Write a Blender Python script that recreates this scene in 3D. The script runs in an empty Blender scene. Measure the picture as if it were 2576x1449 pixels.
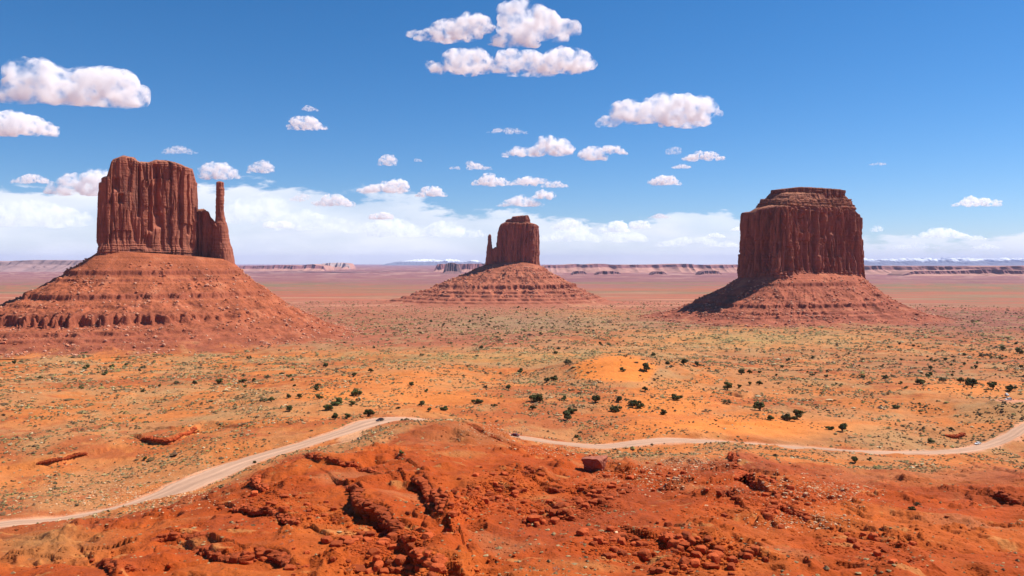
import bpy, math, random, time
import numpy as np
from mathutils import Vector, Matrix
T0 = time.time()
random.seed(7)
RNG = np.random.default_rng(11)
S = bpy.context.scene
COL = S.collection

# ------------------------------------------------------------------ camera geometry (1024x576)
F, CX, HY = 804.0, 512.0, 263.0          # focal length in pixels, centre column, horizon row
def P2W(px, py, Y):                       # point at forward distance Y
    return ((px - CX) / F * Y, Y, -(py - HY) / F * Y)

# ------------------------------------------------------------------ numpy noise
_G3 = RNG.normal(size=(256, 3)); _G3 /= np.linalg.norm(_G3, axis=1)[:, None]
_G3 = _G3.astype(np.float32)
_A = RNG.uniform(0, 2 * np.pi, 256); _G2 = np.stack([np.cos(_A), np.sin(_A)], 1).astype(np.float32)
_P = RNG.permutation(256).astype(np.int64); _P = np.concatenate([_P, _P])
def _f(t): return t * t * t * (t * (t * 6 - 15) + 10)
def p2(x, y, seed=0):
    x = np.asarray(x, np.float64) + seed * 17.31; y = np.asarray(y, np.float64) - seed * 9.17
    xi = np.floor(x); yi = np.floor(y); xf = (x - xi).astype(np.float32); yf = (y - yi).astype(np.float32)
    xi = xi.astype(np.int64) & 255; yi = yi.astype(np.int64) & 255
    u = _f(xf); v = _f(yf)
    def g(a, b, dx, dy):
        h = _P[_P[(a & 255)] + (b & 255)]
        return _G2[h, 0] * dx + _G2[h, 1] * dy
    n00 = g(xi, yi, xf, yf); n10 = g(xi + 1, yi, xf - 1, yf)
    n01 = g(xi, yi + 1, xf, yf - 1); n11 = g(xi + 1, yi + 1, xf - 1, yf - 1)
    a = n00 + u * (n10 - n00); b = n01 + u * (n11 - n01)
    return (a + v * (b - a)) * 1.4
def p3(x, y, z, seed=0):
    x = np.asarray(x, np.float64) + seed * 17.31; y = np.asarray(y, np.float64) - seed * 9.17; z = np.asarray(z, np.float64) + seed * 3.7
    xi = np.floor(x); yi = np.floor(y); zi = np.floor(z)
    xf = (x - xi).astype(np.float32); yf = (y - yi).astype(np.float32); zf = (z - zi).astype(np.float32)
    xi = xi.astype(np.int64) & 255; yi = yi.astype(np.int64) & 255; zi = zi.astype(np.int64) & 255
    u = _f(xf); v = _f(yf); w = _f(zf)
    def g(a, b, c):
        h = _P[_P[_P[(xi + a) & 255] + ((yi + b) & 255)] + ((zi + c) & 255)]
        q = _G3[h]
        return q[..., 0] * (xf - a) + q[..., 1] * (yf - b) + q[..., 2] * (zf - c)
    a0 = g(0, 0, 0); a1 = g(1, 0, 0); b0 = g(0, 1, 0); b1 = g(1, 1, 0)
    c0 = g(0, 0, 1); c1 = g(1, 0, 1); d0 = g(0, 1, 1); d1 = g(1, 1, 1)
    a = a0 + u * (a1 - a0); b = b0 + u * (b1 - b0); c = c0 + u * (c1 - c0); d = d0 + u * (d1 - d0)
    e = a + v * (b - a); f = c + v * (d - c)
    return (e + w * (f - e)) * 1.5
def fbm2(x, y, o=4, g=.5, seed=0):
    s = 0; a = 1; f = 1
    for i in range(o): s = s + a * p2(x * f, y * f, seed + i); a *= g; f *= 2.03
    return s
def fbm3(x, y, z, o=4, g=.5, seed=0):
    s = 0; a = 1; f = 1
    for i in range(o): s = s + a * p3(x * f, y * f, z * f, seed + i); a *= g; f *= 2.03
    return s
def sm(a, b, x):
    t = np.clip((x - a) / (b - a), 0, 1); return t * t * (3 - 2 * t)

# ------------------------------------------------------------------ object helpers
def tag(o, label=None, cat=None, group=None, kind=None):
    if label: o['label'] = label
    if cat: o['category'] = cat
    if group: o['group'] = group
    if kind: o['kind'] = kind
    return o
def mkmesh(name, V, Fq, mat=None, col=None, smooth=True, attrs=None):
    """V (n,3), Fq (m,3|4) int; col (n,3) linear vertex colour"""
    V = np.ascontiguousarray(V, np.float32).reshape(-1, 3); Fq = np.ascontiguousarray(Fq, np.int32)
    k = Fq.shape[1]; me = bpy.data.meshes.new(name)
    me.vertices.add(len(V)); me.vertices.foreach_set('co', V.ravel())
    me.loops.add(Fq.size); me.loops.foreach_set('vertex_index', Fq.ravel())
    me.polygons.add(len(Fq)); me.polygons.foreach_set('loop_start', np.arange(0, Fq.size, k, dtype=np.int32))
    me.polygons.foreach_set('loop_total', np.full(len(Fq), k, np.int32))
    me.update(calc_edges=True)
    me.polygons.foreach_set('use_smooth', np.full(len(Fq), smooth, bool))
    if col is not None:
        ca = me.color_attributes.new('Col', 'FLOAT_COLOR', 'POINT')
        c4 = np.ones((len(V), 4), np.float32); c4[:, :3] = np.clip(np.asarray(col, np.float32).reshape(-1, 3), 0, 1)
        ca.data.foreach_set('color', c4.ravel())
    if mat: me.materials.append(mat)
    return me
def link(name, me, parent=None):
    o = bpy.data.objects.new(name, me); COL.objects.link(o)
    if parent: o.parent = parent
    return o
def empty(name, loc=(0, 0, 0), rz=0):
    o = bpy.data.objects.new(name, None); COL.objects.link(o); o.location = loc; o.rotation_euler = (0, 0, rz); return o
def gridfaces(n, m, closed=False):       # n rows (s), m columns; closed in n
    i = np.arange(n if closed else n - 1)[:, None]; j = np.arange(m - 1)[None]
    a = i * m + j; b = ((i + 1) % n) * m + j
    return np.stack([a, b, b + 1, a + 1], -1).reshape(-1, 4)
def copy_tree(o, parent=None):
    c = o.copy(); COL.objects.link(c)
    if parent: c.parent = parent
    for ch in [x for x in o.children]: copy_tree(ch, c)
    return c

# ------------------------------------------------------------------ materials
def newmat(name):
    m = bpy.data.materials.new(name); m.use_nodes = True
    nt = m.node_tree; nt.nodes.clear()
    out = nt.nodes.new('ShaderNodeOutputMaterial')
    return m, nt, out
def N(nt, t, **kw):
    n = nt.nodes.new(t)
    for k, v in kw.items():
        if k.startswith('i_'): n.inputs[k[2:].replace('_', ' ')].default_value = v
        else: setattr(n, k, v)
    return n
def math_(nt, op, a, b=None, clamp=False):
    n = nt.nodes.new('ShaderNodeMath'); n.operation = op; n.use_clamp = clamp
    for i, v in enumerate((a, b)):
        if v is None: continue
        if isinstance(v, (int, float)): n.inputs[i].default_value = v
        else: nt.links.new(v, n.inputs[i])
    return n.outputs[0]
def earth_mat(name, base=None, scales=((.02, 3, .25), (.6, 5, .35)), bump=((.35, .5), (2.2, .12)), rough=.95, zscale=1.0, objrand=False, crackcol=None):
    """Vertex colour (or flat base) times layered noise, with layered bump, in object metres."""
    m, nt, out = newmat(name)
    bs = N(nt, 'ShaderNodeBsdfPrincipled'); bs.inputs['Roughness'].default_value = rough; bs.inputs['Specular IOR Level'].default_value = .12
    nt.links.new(bs.outputs[0], out.inputs[0])
    geo = N(nt, 'ShaderNodeNewGeometry'); mp = N(nt, 'ShaderNodeMapping'); mp.inputs['Scale'].default_value = (1, 1, zscale)
    nt.links.new(geo.outputs['Position'], mp.inputs[0])
    if base is None:
        at = N(nt, 'ShaderNodeAttribute', attribute_name='Col'); c = at.outputs['Color']
    else:
        rg = N(nt, 'ShaderNodeRGB'); rg.outputs[0].default_value = (*base, 1); c = rg.outputs[0]
    fac = None
    for sc, det, amp in scales:
        n = N(nt, 'ShaderNodeTexNoise'); n.inputs['Scale'].default_value = sc; n.inputs['Detail'].default_value = det; n.inputs['Roughness'].default_value = .62
        nt.links.new(mp.outputs[0], n.inputs['Vector'])
        t = math_(nt, 'MULTIPLY_ADD', n.outputs[0], 2 * amp); t.node.inputs[2].default_value = 1 - amp
        fac = t if fac is None else math_(nt, 'MULTIPLY', fac, t)
    if objrand:
        oi = N(nt, 'ShaderNodeObjectInfo'); t = math_(nt, 'MULTIPLY_ADD', oi.outputs['Random'], .5); t.node.inputs[2].default_value = .75
        fac = math_(nt, 'MULTIPLY', fac, t)
    vm = N(nt, 'ShaderNodeVectorMath', operation='SCALE'); nt.links.new(c, vm.inputs[0]); nt.links.new(fac, vm.inputs['Scale'])
    nt.links.new(vm.outputs[0], bs.inputs['Base Color'])
    prev = None
    for sc, dist in bump:
        n = N(nt, 'ShaderNodeTexNoise'); n.inputs['Scale'].default_value = sc; n.inputs['Detail'].default_value = 4; n.inputs['Roughness'].default_value = .6
        nt.links.new(mp.outputs[0], n.inputs['Vector'])
        b = N(nt, 'ShaderNodeBump'); b.inputs['Strength'].default_value = 1; b.inputs['Distance'].default_value = dist
        nt.links.new(n.outputs[0], b.inputs['Height'])
        if prev: nt.links.new(prev, b.inputs['Normal'])
        prev = b.outputs[0]
    if prev: nt.links.new(prev, bs.inputs['Normal'])
    return m
def plain_mat(name, col, rough=.5, metal=0, spec=.5):
    m, nt, out = newmat(name); bs = N(nt, 'ShaderNodeBsdfPrincipled')
    n = N(nt, 'ShaderNodeTexNoise'); n.inputs['Scale'].default_value = 3
    mx = N(nt, 'ShaderNodeMix', data_type='RGBA'); mx.inputs[6].default_value = (*[c * .85 for c in col], 1); mx.inputs[7].default_value = (*col, 1)
    nt.links.new(n.outputs[0], mx.inputs[0]); nt.links.new(mx.outputs[2], bs.inputs['Base Color'])
    bs.inputs['Roughness'].default_value = rough; bs.inputs['Metallic'].default_value = metal; bs.inputs['Specular IOR Level'].default_value = spec
    nt.links.new(bs.outputs[0], out.inputs[0]); return m

M_GROUND = earth_mat('desert_soil', scales=((.012, 5, .2), (.12, 5, .3), (1.6, 4, .22)), bump=((.25, .9), (1.3, .28)))
M_ROAD = earth_mat('graded_dirt', scales=((.05, 4, .08), (.5, 4, .1)), bump=((.8, .08),))
M_CLIFF = earth_mat('sandstone_cliff', scales=((.03, 5, .26), (.25, 5, .26)), bump=((.12, 3.0), (.6, .8)), zscale=.35)
M_TALUS = earth_mat('shale_talus', scales=((.02, 4, .15), (.3, 5, .25)), bump=((.12, 2.2), (.5, .9)))
M_ROCK = earth_mat('red_rock', scales=((.3, 4, .2), (2.2, 4, .22)), bump=((1.2, .25), (5, .06)), objrand=True)
M_RUBBLE = earth_mat('rubble_rock', scales=((.3, 3, .1),), bump=())
M_SCRUB = earth_mat('dry_scrub', scales=((2.5, 3, .35),), bump=())
M_MESA = earth_mat('far_mesa_rock', scales=((.0012, 5, .12), (.006, 4, .2)), bump=((.004, 30),))

# ------------------------------------------------------------------ terrain base: thin plate through control points
ROADL = [(-120, 553, 235), (-50, 538, 250), (0, 524, 264), (60, 520, 276), (120, 509, 287), (165, 494, 301), (200, 479, 318), (250, 460, 350), (300, 445.5, 378), (345, 431, 402),
         (375, 421, 425), (400, 418.5, 446), (430, 421, 456), (470, 428, 456), (515, 436.5, 450), (560, 443, 445), (600, 446.5, 443), (640, 442.5, 452), (675, 440, 460), (740, 443.5, 462), (800, 448, 461),
         (870, 452, 465), (930, 452.5, 480), (965, 450, 493), (990, 444.5, 512), (1010, 436, 530), (1030, 424.5, 552), (1070, 410, 610), (1130, 398, 700)]
ctl = []
for px in (-260, 0, 250, 512, 770, 1024, 1284):
    ctl += [(px, 640, 98), (px, 576, {-260: 160, 0: 150, 250: 140, 512: 131, 770: 131, 1024: 140, 1284: 150}[px])]
ctl += [(0, 545, 205), (120, 540, 192), (300, 540, 166), (512, 540, 158), (770, 540, 156), (900, 540, 170), (1024, 540, 180), (1200, 540, 190),
        (200, 500, 250), (300, 500, 207), (420, 500, 195), (512, 500, 199), (650, 500, 206), (770, 500, 220), (900, 500, 245), (1024, 500, 238),
        (290, 475, 240), (374, 473, 232), (430, 478, 224), (512, 476, 230), (600, 482, 243), (700, 482, 247), (770, 482, 260), (860, 475, 310), (950, 478, 300), (1024, 482, 272), (1200, 480, 275),
        (110, 520, 258), (180, 497, 282), (225, 482, 300), (252, 463, 325), (310, 456, 258), (335, 455, 300), (461, 460, 262), (440, 447, 305), (500, 450, 300), (545, 459, 285), (530, 447, 400),
        (412, 423, 365), (428, 419.5, 372), (455, 418.5, 375), (488, 423.5, 378), (505, 442, 345), (540, 454, 340), (480, 426, 372), (497, 432, 372), (525, 446, 372), (545, 451, 380), (400, 431, 345), (350, 440, 345),
        (560, 462, 300), (595, 470, 290), (640, 465, 305), (680, 462, 330), (700, 455, 365), (742, 457, 300), (725, 470, 282), (742, 458, 350), (785, 472, 300), (830, 462, 385), (954, 467, 420), (985, 468, 340), (1024, 472, 335), (890, 462, 400),
        (0, 485, 345), (100, 473, 365), (150, 475, 350), (0, 440, 430), (100, 430, 470), (200, 432, 440), (0, 402, 600), (120, 402, 620), (250, 402, 590), (330, 404, 510), (0, 371, 950), (150, 371, 950), (300, 371, 900),
        (0, 354, 1260), (200, 352, 1280), (400, 345, 1350), (-250, 354, 1260), (-250, 400, 600), (-250, 470, 380),
        (400, 397, 590), (450, 391, 640), (520, 402, 600), (560, 397, 650), (480, 373, 850), (397, 368, 850), (400, 361, 1010), (540, 376, 850), (610, 361, 870), (612, 358, 1080), (640, 397, 630), (700, 412, 560), (760, 427, 510),
        (700, 382, 790), (760, 362, 1120), (850, 382, 790), (950, 382, 800), (950, 412, 610), (1005, 400, 600), (1010, 389, 690), (880, 427, 550), (1024, 362, 1120), (1250, 380, 800), (1250, 350, 1300),
        (850, 338, 1520), (1024, 336, 1600), (700, 333, 1650), (560, 334, 1580), (500, 321, 2100), (700, 322, 2050), (400, 316, 2350), (100, 330, 1850), (900, 321, 2100), (1100, 318, 2200), (-200, 325, 2000)]
ctl += ROADL
pts = [P2W(*c) for c in ctl]
for px in (-260, 0, 250, 512, 770, 1024, 1284):
    for Y, z in ((3000, -157), (4500, -163), (9000, -165), (30000, -165), (90000, -165)):
        pts.append(((px - CX) / F * Y, Y, z))
pts = np.array(pts)
ca = np.arctan2(pts[:, 0], pts[:, 1]); cl = np.log(np.hypot(pts[:, 0], pts[:, 1])); cv = -pts[:, 2] / np.hypot(pts[:, 0], pts[:, 1]) * np.exp(.75 * cl)
def kern(r2): return .5 * r2 * np.log(r2 + 1e-12)
n_ = len(pts); Kx = kern((ca[:, None] - ca) ** 2 + (cl[:, None] - cl) ** 2) + np.eye(n_) * 1e-3
Pm = np.stack([np.ones(n_), ca, cl], 1); A_ = np.zeros((n_ + 3, n_ + 3)); A_[:n_, :n_] = Kx; A_[:n_, n_:] = Pm; A_[n_:, :n_] = Pm.T
W_ = np.linalg.solve(A_, np.concatenate([cv, [0, 0, 0]]))
GA = np.linspace(-.78, .78, 420); GL = np.linspace(math.log(60), math.log(95000), 700)
BG = np.zeros((420, 700))
for i, a in enumerate(GA):
    r2 = (a - ca[None]) ** 2 + (GL[:, None] - cl[None]) ** 2
    BG[i] = kern(r2) @ W_[:n_] + W_[n_] + W_[n_ + 1] * a + W_[n_ + 2] * GL
BG = BG * np.exp(-.75 * GL)[None]        # back to -z/d
def base_h(x, y):
    x = np.asarray(x, float); y = np.asarray(y, float)
    d = np.hypot(x, y) + 1e-6; a = np.arctan2(x, y)
    ac = np.clip(a, GA[0], GA[-1]); L = np.log(np.clip(d, 60, 94000))
    fi = (ac - GA[0]) / (GA[1] - GA[0]); fj = (L - GL[0]) / (GL[1] - GL[0])
    i = np.clip(fi.astype(int), 0, 418); j = np.clip(fj.astype(int), 0, 698); u = fi - i; v = fj - j
    q = (BG[i, j] * (1 - u) + BG[i + 1, j] * u) * (1 - v) + (BG[i, j + 1] * (1 - u) + BG[i + 1, j + 1] * u) * v
    back = sm(.78, 2.2, np.abs(a)); qm = BG[210, j]
    q = q * (1 - back) + qm * back
    z = -q * np.clip(d, 60, 94000)
    near = d < 60
    z = np.where(near, -1.9 + (z + 1.9) * (d / 60), z)
    far = sm(3500, 6500, d); z = z * (1 - far) - 165 * far
    return z

# ------------------------------------------------------------------ roads
def catmull(P, n=12):
    P = np.array(P, float); Q = np.vstack([2 * P[0] - P[1], P, 2 * P[-1] - P[-2]]); out = []
    for i in range(1, len(Q) - 2):
        for t in np.linspace(0, 1, n, endpoint=False):
            out.append(.5 * ((2 * Q[i]) + (-Q[i - 1] + Q[i + 1]) * t + (2 * Q[i - 1] - 5 * Q[i] + 4 * Q[i + 1] - Q[i + 2]) * t * t + (-Q[i - 1] + 3 * Q[i] - 3 * Q[i + 1] + Q[i + 2]) * t ** 3))
    out.append(Q[-2]); return np.array(out)
road_c = catmull([P2W(*c) for c in ROADL], 10)
# smooth heights along the road
for _ in range(12): road_c[1:-1, 2] = (road_c[:-2, 2] + road_c[2:, 2]) / 4 + road_c[1:-1, 2] / 2
def wid(px):                              # half width by column
    return np.interp(px, [-120, 60, 130, 180, 215, 240, 270, 340, 372, 395, 430, 560, 620, 665, 740, 1000, 1100], [3.8, 4.0, 4.6, 7.4, 7.4, 6.0, 4.6, 5.5, 8.0, 7.0, 4.2, 3.6, 6.0, 6.5, 3.9, 4.6, 4.4])
road_px = CX + F * road_c[:, 0] / road_c[:, 1]; road_w = wid(road_px)
SPUR = [(1150, 405, 690), (1060, 402, 625), (1022, 401.5, 605), (1003, 400.5, 601)]
spur_c = catmull([P2W(*c) for c in SPUR], 8); spur_w = np.full(len(spur_c), 5.0)
WASH = [(352, 424, 405), (348, 432, 372), (344, 441, 350), (337, 449, 338)]   # pale track into the basin behind the first ledge
wash_c = catmull([P2W(*c) for c in WASH], 8); wash_w = np.full(len(wash_c), 4.5)
def polydist(x, y, C, w=None, signed=False, chunk=200000):
    """distance to a polyline, with interpolated z and width; signed: + on the left of travel"""
    n = len(x); D = np.full(n, 1e9); Zc = np.zeros(n); Wc = np.zeros(n); SG = np.ones(n)
    for i in range(len(C) - 1):
        ax, ay = C[i, 0], C[i, 1]; bx, by = C[i + 1, 0] - ax, C[i + 1, 1] - ay; l2 = bx * bx + by * by + 1e-9
        t = np.clip(((x - ax) * bx + (y - ay) * by) / l2, 0, 1)
        dx = x - ax - t * bx; dy = y - ay - t * by; d = np.hypot(dx, dy); m = d < D
        D[m] = d[m]
        if C.shape[1] > 2: Zc[m] = (C[i, 2] + t * (C[i + 1, 2] - C[i, 2]))[m]
        if w is not None: Wc[m] = (w[i] + t * (w[i + 1] - w[i]))[m]
        if signed: SG[m] = np.sign(bx * dy - by * dx)[m]
    return D, Zc, Wc, SG

# ------------------------------------------------------------------ ledges (2576-wide image columns/rows, travelling with the high side on the left hand)
K = 1024 / 2576
LEDGES = [
    ('L1', [(775, 1146), (800, 1150), (830, 1156), (865, 1168), (900, 1176), (940, 1190)], 2.2, 1.2, 'thin dark-edged rock ledge on the crest above the curving dirt road'),
    ('L2', [(878, 1222), (905, 1240), (900, 1268), (930, 1285), (955, 1300), (985, 1325), (1002, 1348)], 3.4, 1.9, 'long broken red ledge casting a wide black shadow, left of the foreground middle'),
    ('L3', [(1050, 1222), (1075, 1240), (1102, 1252), (1112, 1280), (1125, 1305)], 3.0, 1.8, 'crumbling red ledge running downhill in the foreground middle'),
    ('L4', [(592, 1275), (640, 1290), (690, 1288), (720, 1308), (762, 1325)], 2.0, 1.5, 'crooked red ledge on the slope below the road bend'),
    ('L5', [(352, 1356), (395, 1350), (440, 1345), (480, 1352), (520, 1352)], 2.0, 1.6, 'upper of two red ledges at the lower left'),
    ('L6', [(500, 1374), (560, 1392), (620, 1396), (645, 1384), (700, 1394), (740, 1408), (790, 1400)], 2.2, 1.8, 'lower of two red ledges at the lower left, ending in a cave-like hollow'),
    ('L7', [(238, 1402), (268, 1414), (288, 1434), (330, 1430), (372, 1428)], 1.8, .7, 'thin slab ledge with a pale rim at the bottom left'),
    ('L8', [(1045, 1392), (1068, 1405), (1090, 1402), (1105, 1420)], 2.6, 1.7, 'dark hollowed boulder outcrop at the bottom, left of the middle'),
    ('L9', [(1838, 1142), (1852, 1162), (1850, 1180), (1872, 1188)], 3.6, 1.6, 'upper shadowed overhang on the dark red knoll at the right'),
    ('L10', [(1848, 1204), (1880, 1196), (1900, 1216), (1938, 1208), (1955, 1218)], 4.2, 1.2, 'lower cave-like overhang on the dark red knoll at the right'),
    ('L11', [(1806, 1240), (1832, 1244), (1852, 1256)], 3.2, 1.5, 'small dark cave mouth below the red knoll at the right'),
    ('L12', [(1935, 1292), (1965, 1280), (1995, 1288), (2030, 1304)], 2.4, 1.4, 'dark broken outcrop among pale rubble at the right'),
    ('L13', [(95, 1166), (140, 1160), (180, 1152), (218, 1142)], 4.0, 1.2, 'black overhang beyond the road at the far left'),
    ('L14', [(362, 1102), (400, 1108), (432, 1106), (450, 1096), (490, 1080)], 3.8, 1.8, 'dark hollow outcrop in the orange flats left of the road'),
    ('L15', [(1845, 992), (1880, 997), (1900, 984), (1950, 980), (2000, 984)], 3.6, .0, ''),
    ('L16', [(1812, 1061), (1850, 1066), (1890, 1067), (1935, 1064)], 1.6, .0, ''),
    ('L17', [(2375, 1092), (2400, 1098), (2425, 1090)], 3.0, 1.8, 'dark rock pile beside the road near the white car'),
    ('L18', [(1178, 1065), (1215, 1085), (1250, 1100), (1275, 1112)], 1.6, 1.3, 'fractured reddish outcrop at the end of the hill near the dark red car'),
    ('L19', [(2500, 1238), (2525, 1250), (2560, 1262)], 3.4, 1.6, 'dark ledge on the scrubby hill at the right edge'),
    ('L20', [(1320, 1195), (1345, 1190), (1372, 1196)], 1.6, 1.3, 'low red rock ledge behind the central rubble'),
    ('L21', [(1385, 1220), (1405, 1232), (1420, 1228)], 1.8, 1.4, 'short stacked red outcrop right of the central rubble'),
    ('L22', [(1672, 1350), (1690, 1362), (1720, 1372)], 2.0, 1.6, 'red rock step on the slope at the lower right of the middle'),
    ('L23', [(2440, 1160), (2500, 1175), (2576, 1190)], 1.2, .0, ''),
    ('L24', [(1410, 1290), (1430, 1300), (1450, 1290)], 1.8, 1.5, 'shadowed red rock knot right of the foreground middle'),
    ('L25', [(640, 1210), (655, 1224), (668, 1236)], 1.6, 1.5, 'small pile of dark red blocks on the slope below the widened road'),
    ('L26', [(1000, 1140), (1010, 1152), (1022, 1160)], 1.6, 1.4, 'small red rock cluster on the crest left of the bare brown hill'),
    ('L27', [(385, 1078), (440, 1082), (520, 1078)], 1.6, .0, ''),
    ('L28', [(560, 1068), (620, 1072), (700, 1070)], 1.2, .0, ''),
]
def ray_hit(px, py, H, y0=95, y1=9000, n=700):
    px = np.asarray(px, float); py = np.asarray(py, float); Ys = np.exp(np.linspace(math.log(y0), math.log(y1), n))
    X = (px[:, None] - CX) / F * Ys; Z = -(py[:, None] - HY) / F * Ys
    h = H(X.ravel(), np.broadcast_to(Ys, X.shape).ravel()).reshape(X.shape)
    below = Z <= h; k = np.where(below.any(1), below.argmax(1), n - 1); k = np.maximum(k, 1); r = np.arange(len(px))
    d0 = (Z - h)[r, k - 1]; d1 = (Z - h)[r, k]; t = np.clip(d0 / (d0 - d1 + 1e-9), 0, 1)
    Y = Ys[k - 1] + t * (Ys[k] - Ys[k - 1]); x = (px - CX) / F * Y
    return x, Y
LED = []

# ------------------------------------------------------------------ zones of the ground, by where the smooth base surface lies
BORDER = np.array([(-200, 540), (0, 527), (120, 517), (180, 499), (225, 486), (262, 468), (300, 454), (340, 452), (380, 446), (400, 434), (415, 424), (455, 420), (500, 424), (512, 436), (545, 447), (590, 455), (640, 460), (700, 458), (735, 452), (760, 460), (860, 470), (930, 470), (975, 463), (1024, 470), (1250, 475)], float)
def zones(x, y):
    z = base_h(x, y); Yc = np.maximum(y, 1.); front = y > 20
    px = np.where(front, CX + F * x / Yc, CX); py = np.where(front, HY - F * z / Yc, 700)
    return px, py
def blob(px, py, cx, cy, rx, ry): return np.exp(-(((px - cx) / rx) ** 2 + ((py - cy) / ry) ** 2))
def dune_mask(px, py, w):
    e = ((px - 614) / 42) ** 2 + ((py - 373) / 14) ** 2
    d = 1 - sm(.75, 1.25, e + w * .25)
    d = np.maximum(d, .85 * np.clip(blob(px, py, 745, 427, 120, 13) * 1.5 - .25 + w * .15, 0, 1))
    d = np.maximum(d, .75 * np.clip(blob(px, py, 665, 404, 55, 20) * 1.4 - .2 + w * .3, 0, 1))
    d = np.maximum(d, .7 * np.clip(blob(px, py, 970, 388, 70, 8) * 1.3 - .2 + w * .3, 0, 1))
    d = np.maximum(d, .55 * np.clip(blob(px, py, 400, 392, 110, 24) * 1.3 - .2 + w * .3, 0, 1))
    return d

def H(x, y, detail=True):
    x = np.asarray(x, float).ravel(); y = np.asarray(y, float).ravel()
    d = np.hypot(x, y); z = base_h(x, y)
    out = z.copy()
    m = (d < 14000)
    if m.any():
        X, Y, D = x[m], y[m], d[m]; px, py = zones(X, Y)
        wn = p2(X / 60, Y / 60, 5)
        dune = dune_mask(px, py, wn)
        red = sm(-3, 6, py - np.interp(px, BORDER[:, 0], BORDER[:, 1])) * (D < 520)
        fade = 1 - sm(1400, 5000, D)
        big = fbm2(X / 95, Y / 95, 3, .5, 1) * 3.2 * sm(90, 300, D) * (1 - sm(900, 3000, D))
        mid = (-np.abs(fbm2(X / 34, Y / 34, 3, .5, 9)) + .3) * (1.5 + .9 * red)
        sml = fbm2(X / 9, Y / 9, 3, .55, 14) * (.3 + .28 * red)
        rip = fbm2(X / 2.6, Y / 2.6, 2, .6, 20) * .14
        calm = 1 - .9 * blob(px, py, 505, 436, 60, 14)
        z1 = 11 * blob(px, py, 618, 372, 45, 14) + calm * (big * (1 - .75 * red) + mid * fade * (1 - .8 * dune) + (sml * (1 - .75 * dune) + rip * (1 - .6 * dune)) * (1 - sm(1200, 3000, D)))
        # thin ledgy strata in the rock zones: stair-steps following a warped height
        zz = z[m] + z1
        rockz = np.clip(red * .9 + (py > 345) * (py < 505) * (1 - red) * sm(.0, .5, fbm2(X / 120, Y / 120, 2, .5, 31)) * (1 - dune), 0, 1)
        st = 3.1; ph = (zz + 1.3 * p2(X / 22, Y / 22, 41)) / st; fr = ph - np.floor(ph)
        step = (sm(.32, .68, fr) - fr) * st * .6
        amt = sm(-.15, .45, fbm2(X / 48, Y / 48, 2, .5, 47)) * rockz * (1 - sm(1000, 1600, D))
        z1 = z1 + step * amt
        rn = (D < 520) & (red > .3)
        if rn.any():
            xr, yr = X[rn], Y[rn]; ms = sm(.0, .35, fbm2(xr / 32, yr / 32, 3, .55, 171)) * red[rn]
            f = fbm2(xr / 17, yr / 17, 3, .5, 172) * 3.0; fr3 = f - np.floor(f); pl_ = (np.floor(f) + sm(.42, .58, fr3)) * .95
            f = fbm2(xr / 6.5, yr / 6.5, 2, .5, 175) * 2.6; fr3 = f - np.floor(f); pl2 = (np.floor(f) + sm(.3, .7, fr3)) * .26
            z1[rn] += (pl_ + pl2) * ms
        # gentle benches further out
        ph2 = (zz + 2 * p2(X / 90, Y / 90, 51)) / 5.0; fr2 = ph2 - np.floor(ph2)
        z1 = z1 + (sm(.42, .58, fr2) - fr2) * 5.0 * .35 * sm(900, 1300, D) * (1 - sm(2600, 4000, D)) * sm(-.3, .3, p2(X / 300, Y / 200, 52))
        zn = z[m] + z1
        nb = (D > 110) & (D < 760) & (Y > 0)
        if nb.any():
            xn, yn, zz = X[nb], Y[nb], zn[nb].copy()
            for nm, C, hg, sz, lab in LED:
                bx = (xn > C[:, 0].min() - 45) & (xn < C[:, 0].max() + 45) & (yn > C[:, 1].min() - 45) & (yn < C[:, 1].max() + 45)
                if not bx.any(): continue
                xx, yy = xn[bx], yn[bx]
                jit = p2(xx / 4.5, yy / 4.5, 61) * .5 + p2(xx / 9, yy / 9, 62) * 2
                dd, _, _, sg = polydist(xx, yy, C, signed=True)
                e0 = np.hypot(xx - C[0, 0], yy - C[0, 1]); e1 = np.hypot(xx - C[-1, 0], yy - C[-1, 1])
                endf = sm(0, 8, np.minimum(e0, e1) + 2)
                s = dd * sg + jit * .6
                zz[bx] += hg * endf * np.where(s > 0, .45 * np.exp(-np.abs(s) / 14), -.55 * np.exp(-np.abs(s) / 9)) * np.clip(np.abs(s) / .7, 0, 1) 
            for C, w in ((road_c, road_w), (spur_c, spur_w)):
                bx = (xn > C[:, 0].min() - 60) & (xn < C[:, 0].max() + 60) & (yn > C[:, 1].min() - 60) & (yn < C[:, 1].max() + 60)
                if not bx.any(): continue
                dd, zc, wc, _ = polydist(xn[bx], yn[bx], C, w)
                k = 1 - sm(wc + .6, wc + 7, dd)
                zz[bx] = zz[bx] * (1 - k) + (zc) * k
                zz[bx] -= .45 * (1 - sm(wc - .9, wc - .1, dd))
            zn[nb] = zz
        out[m] = zn
    return out

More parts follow.
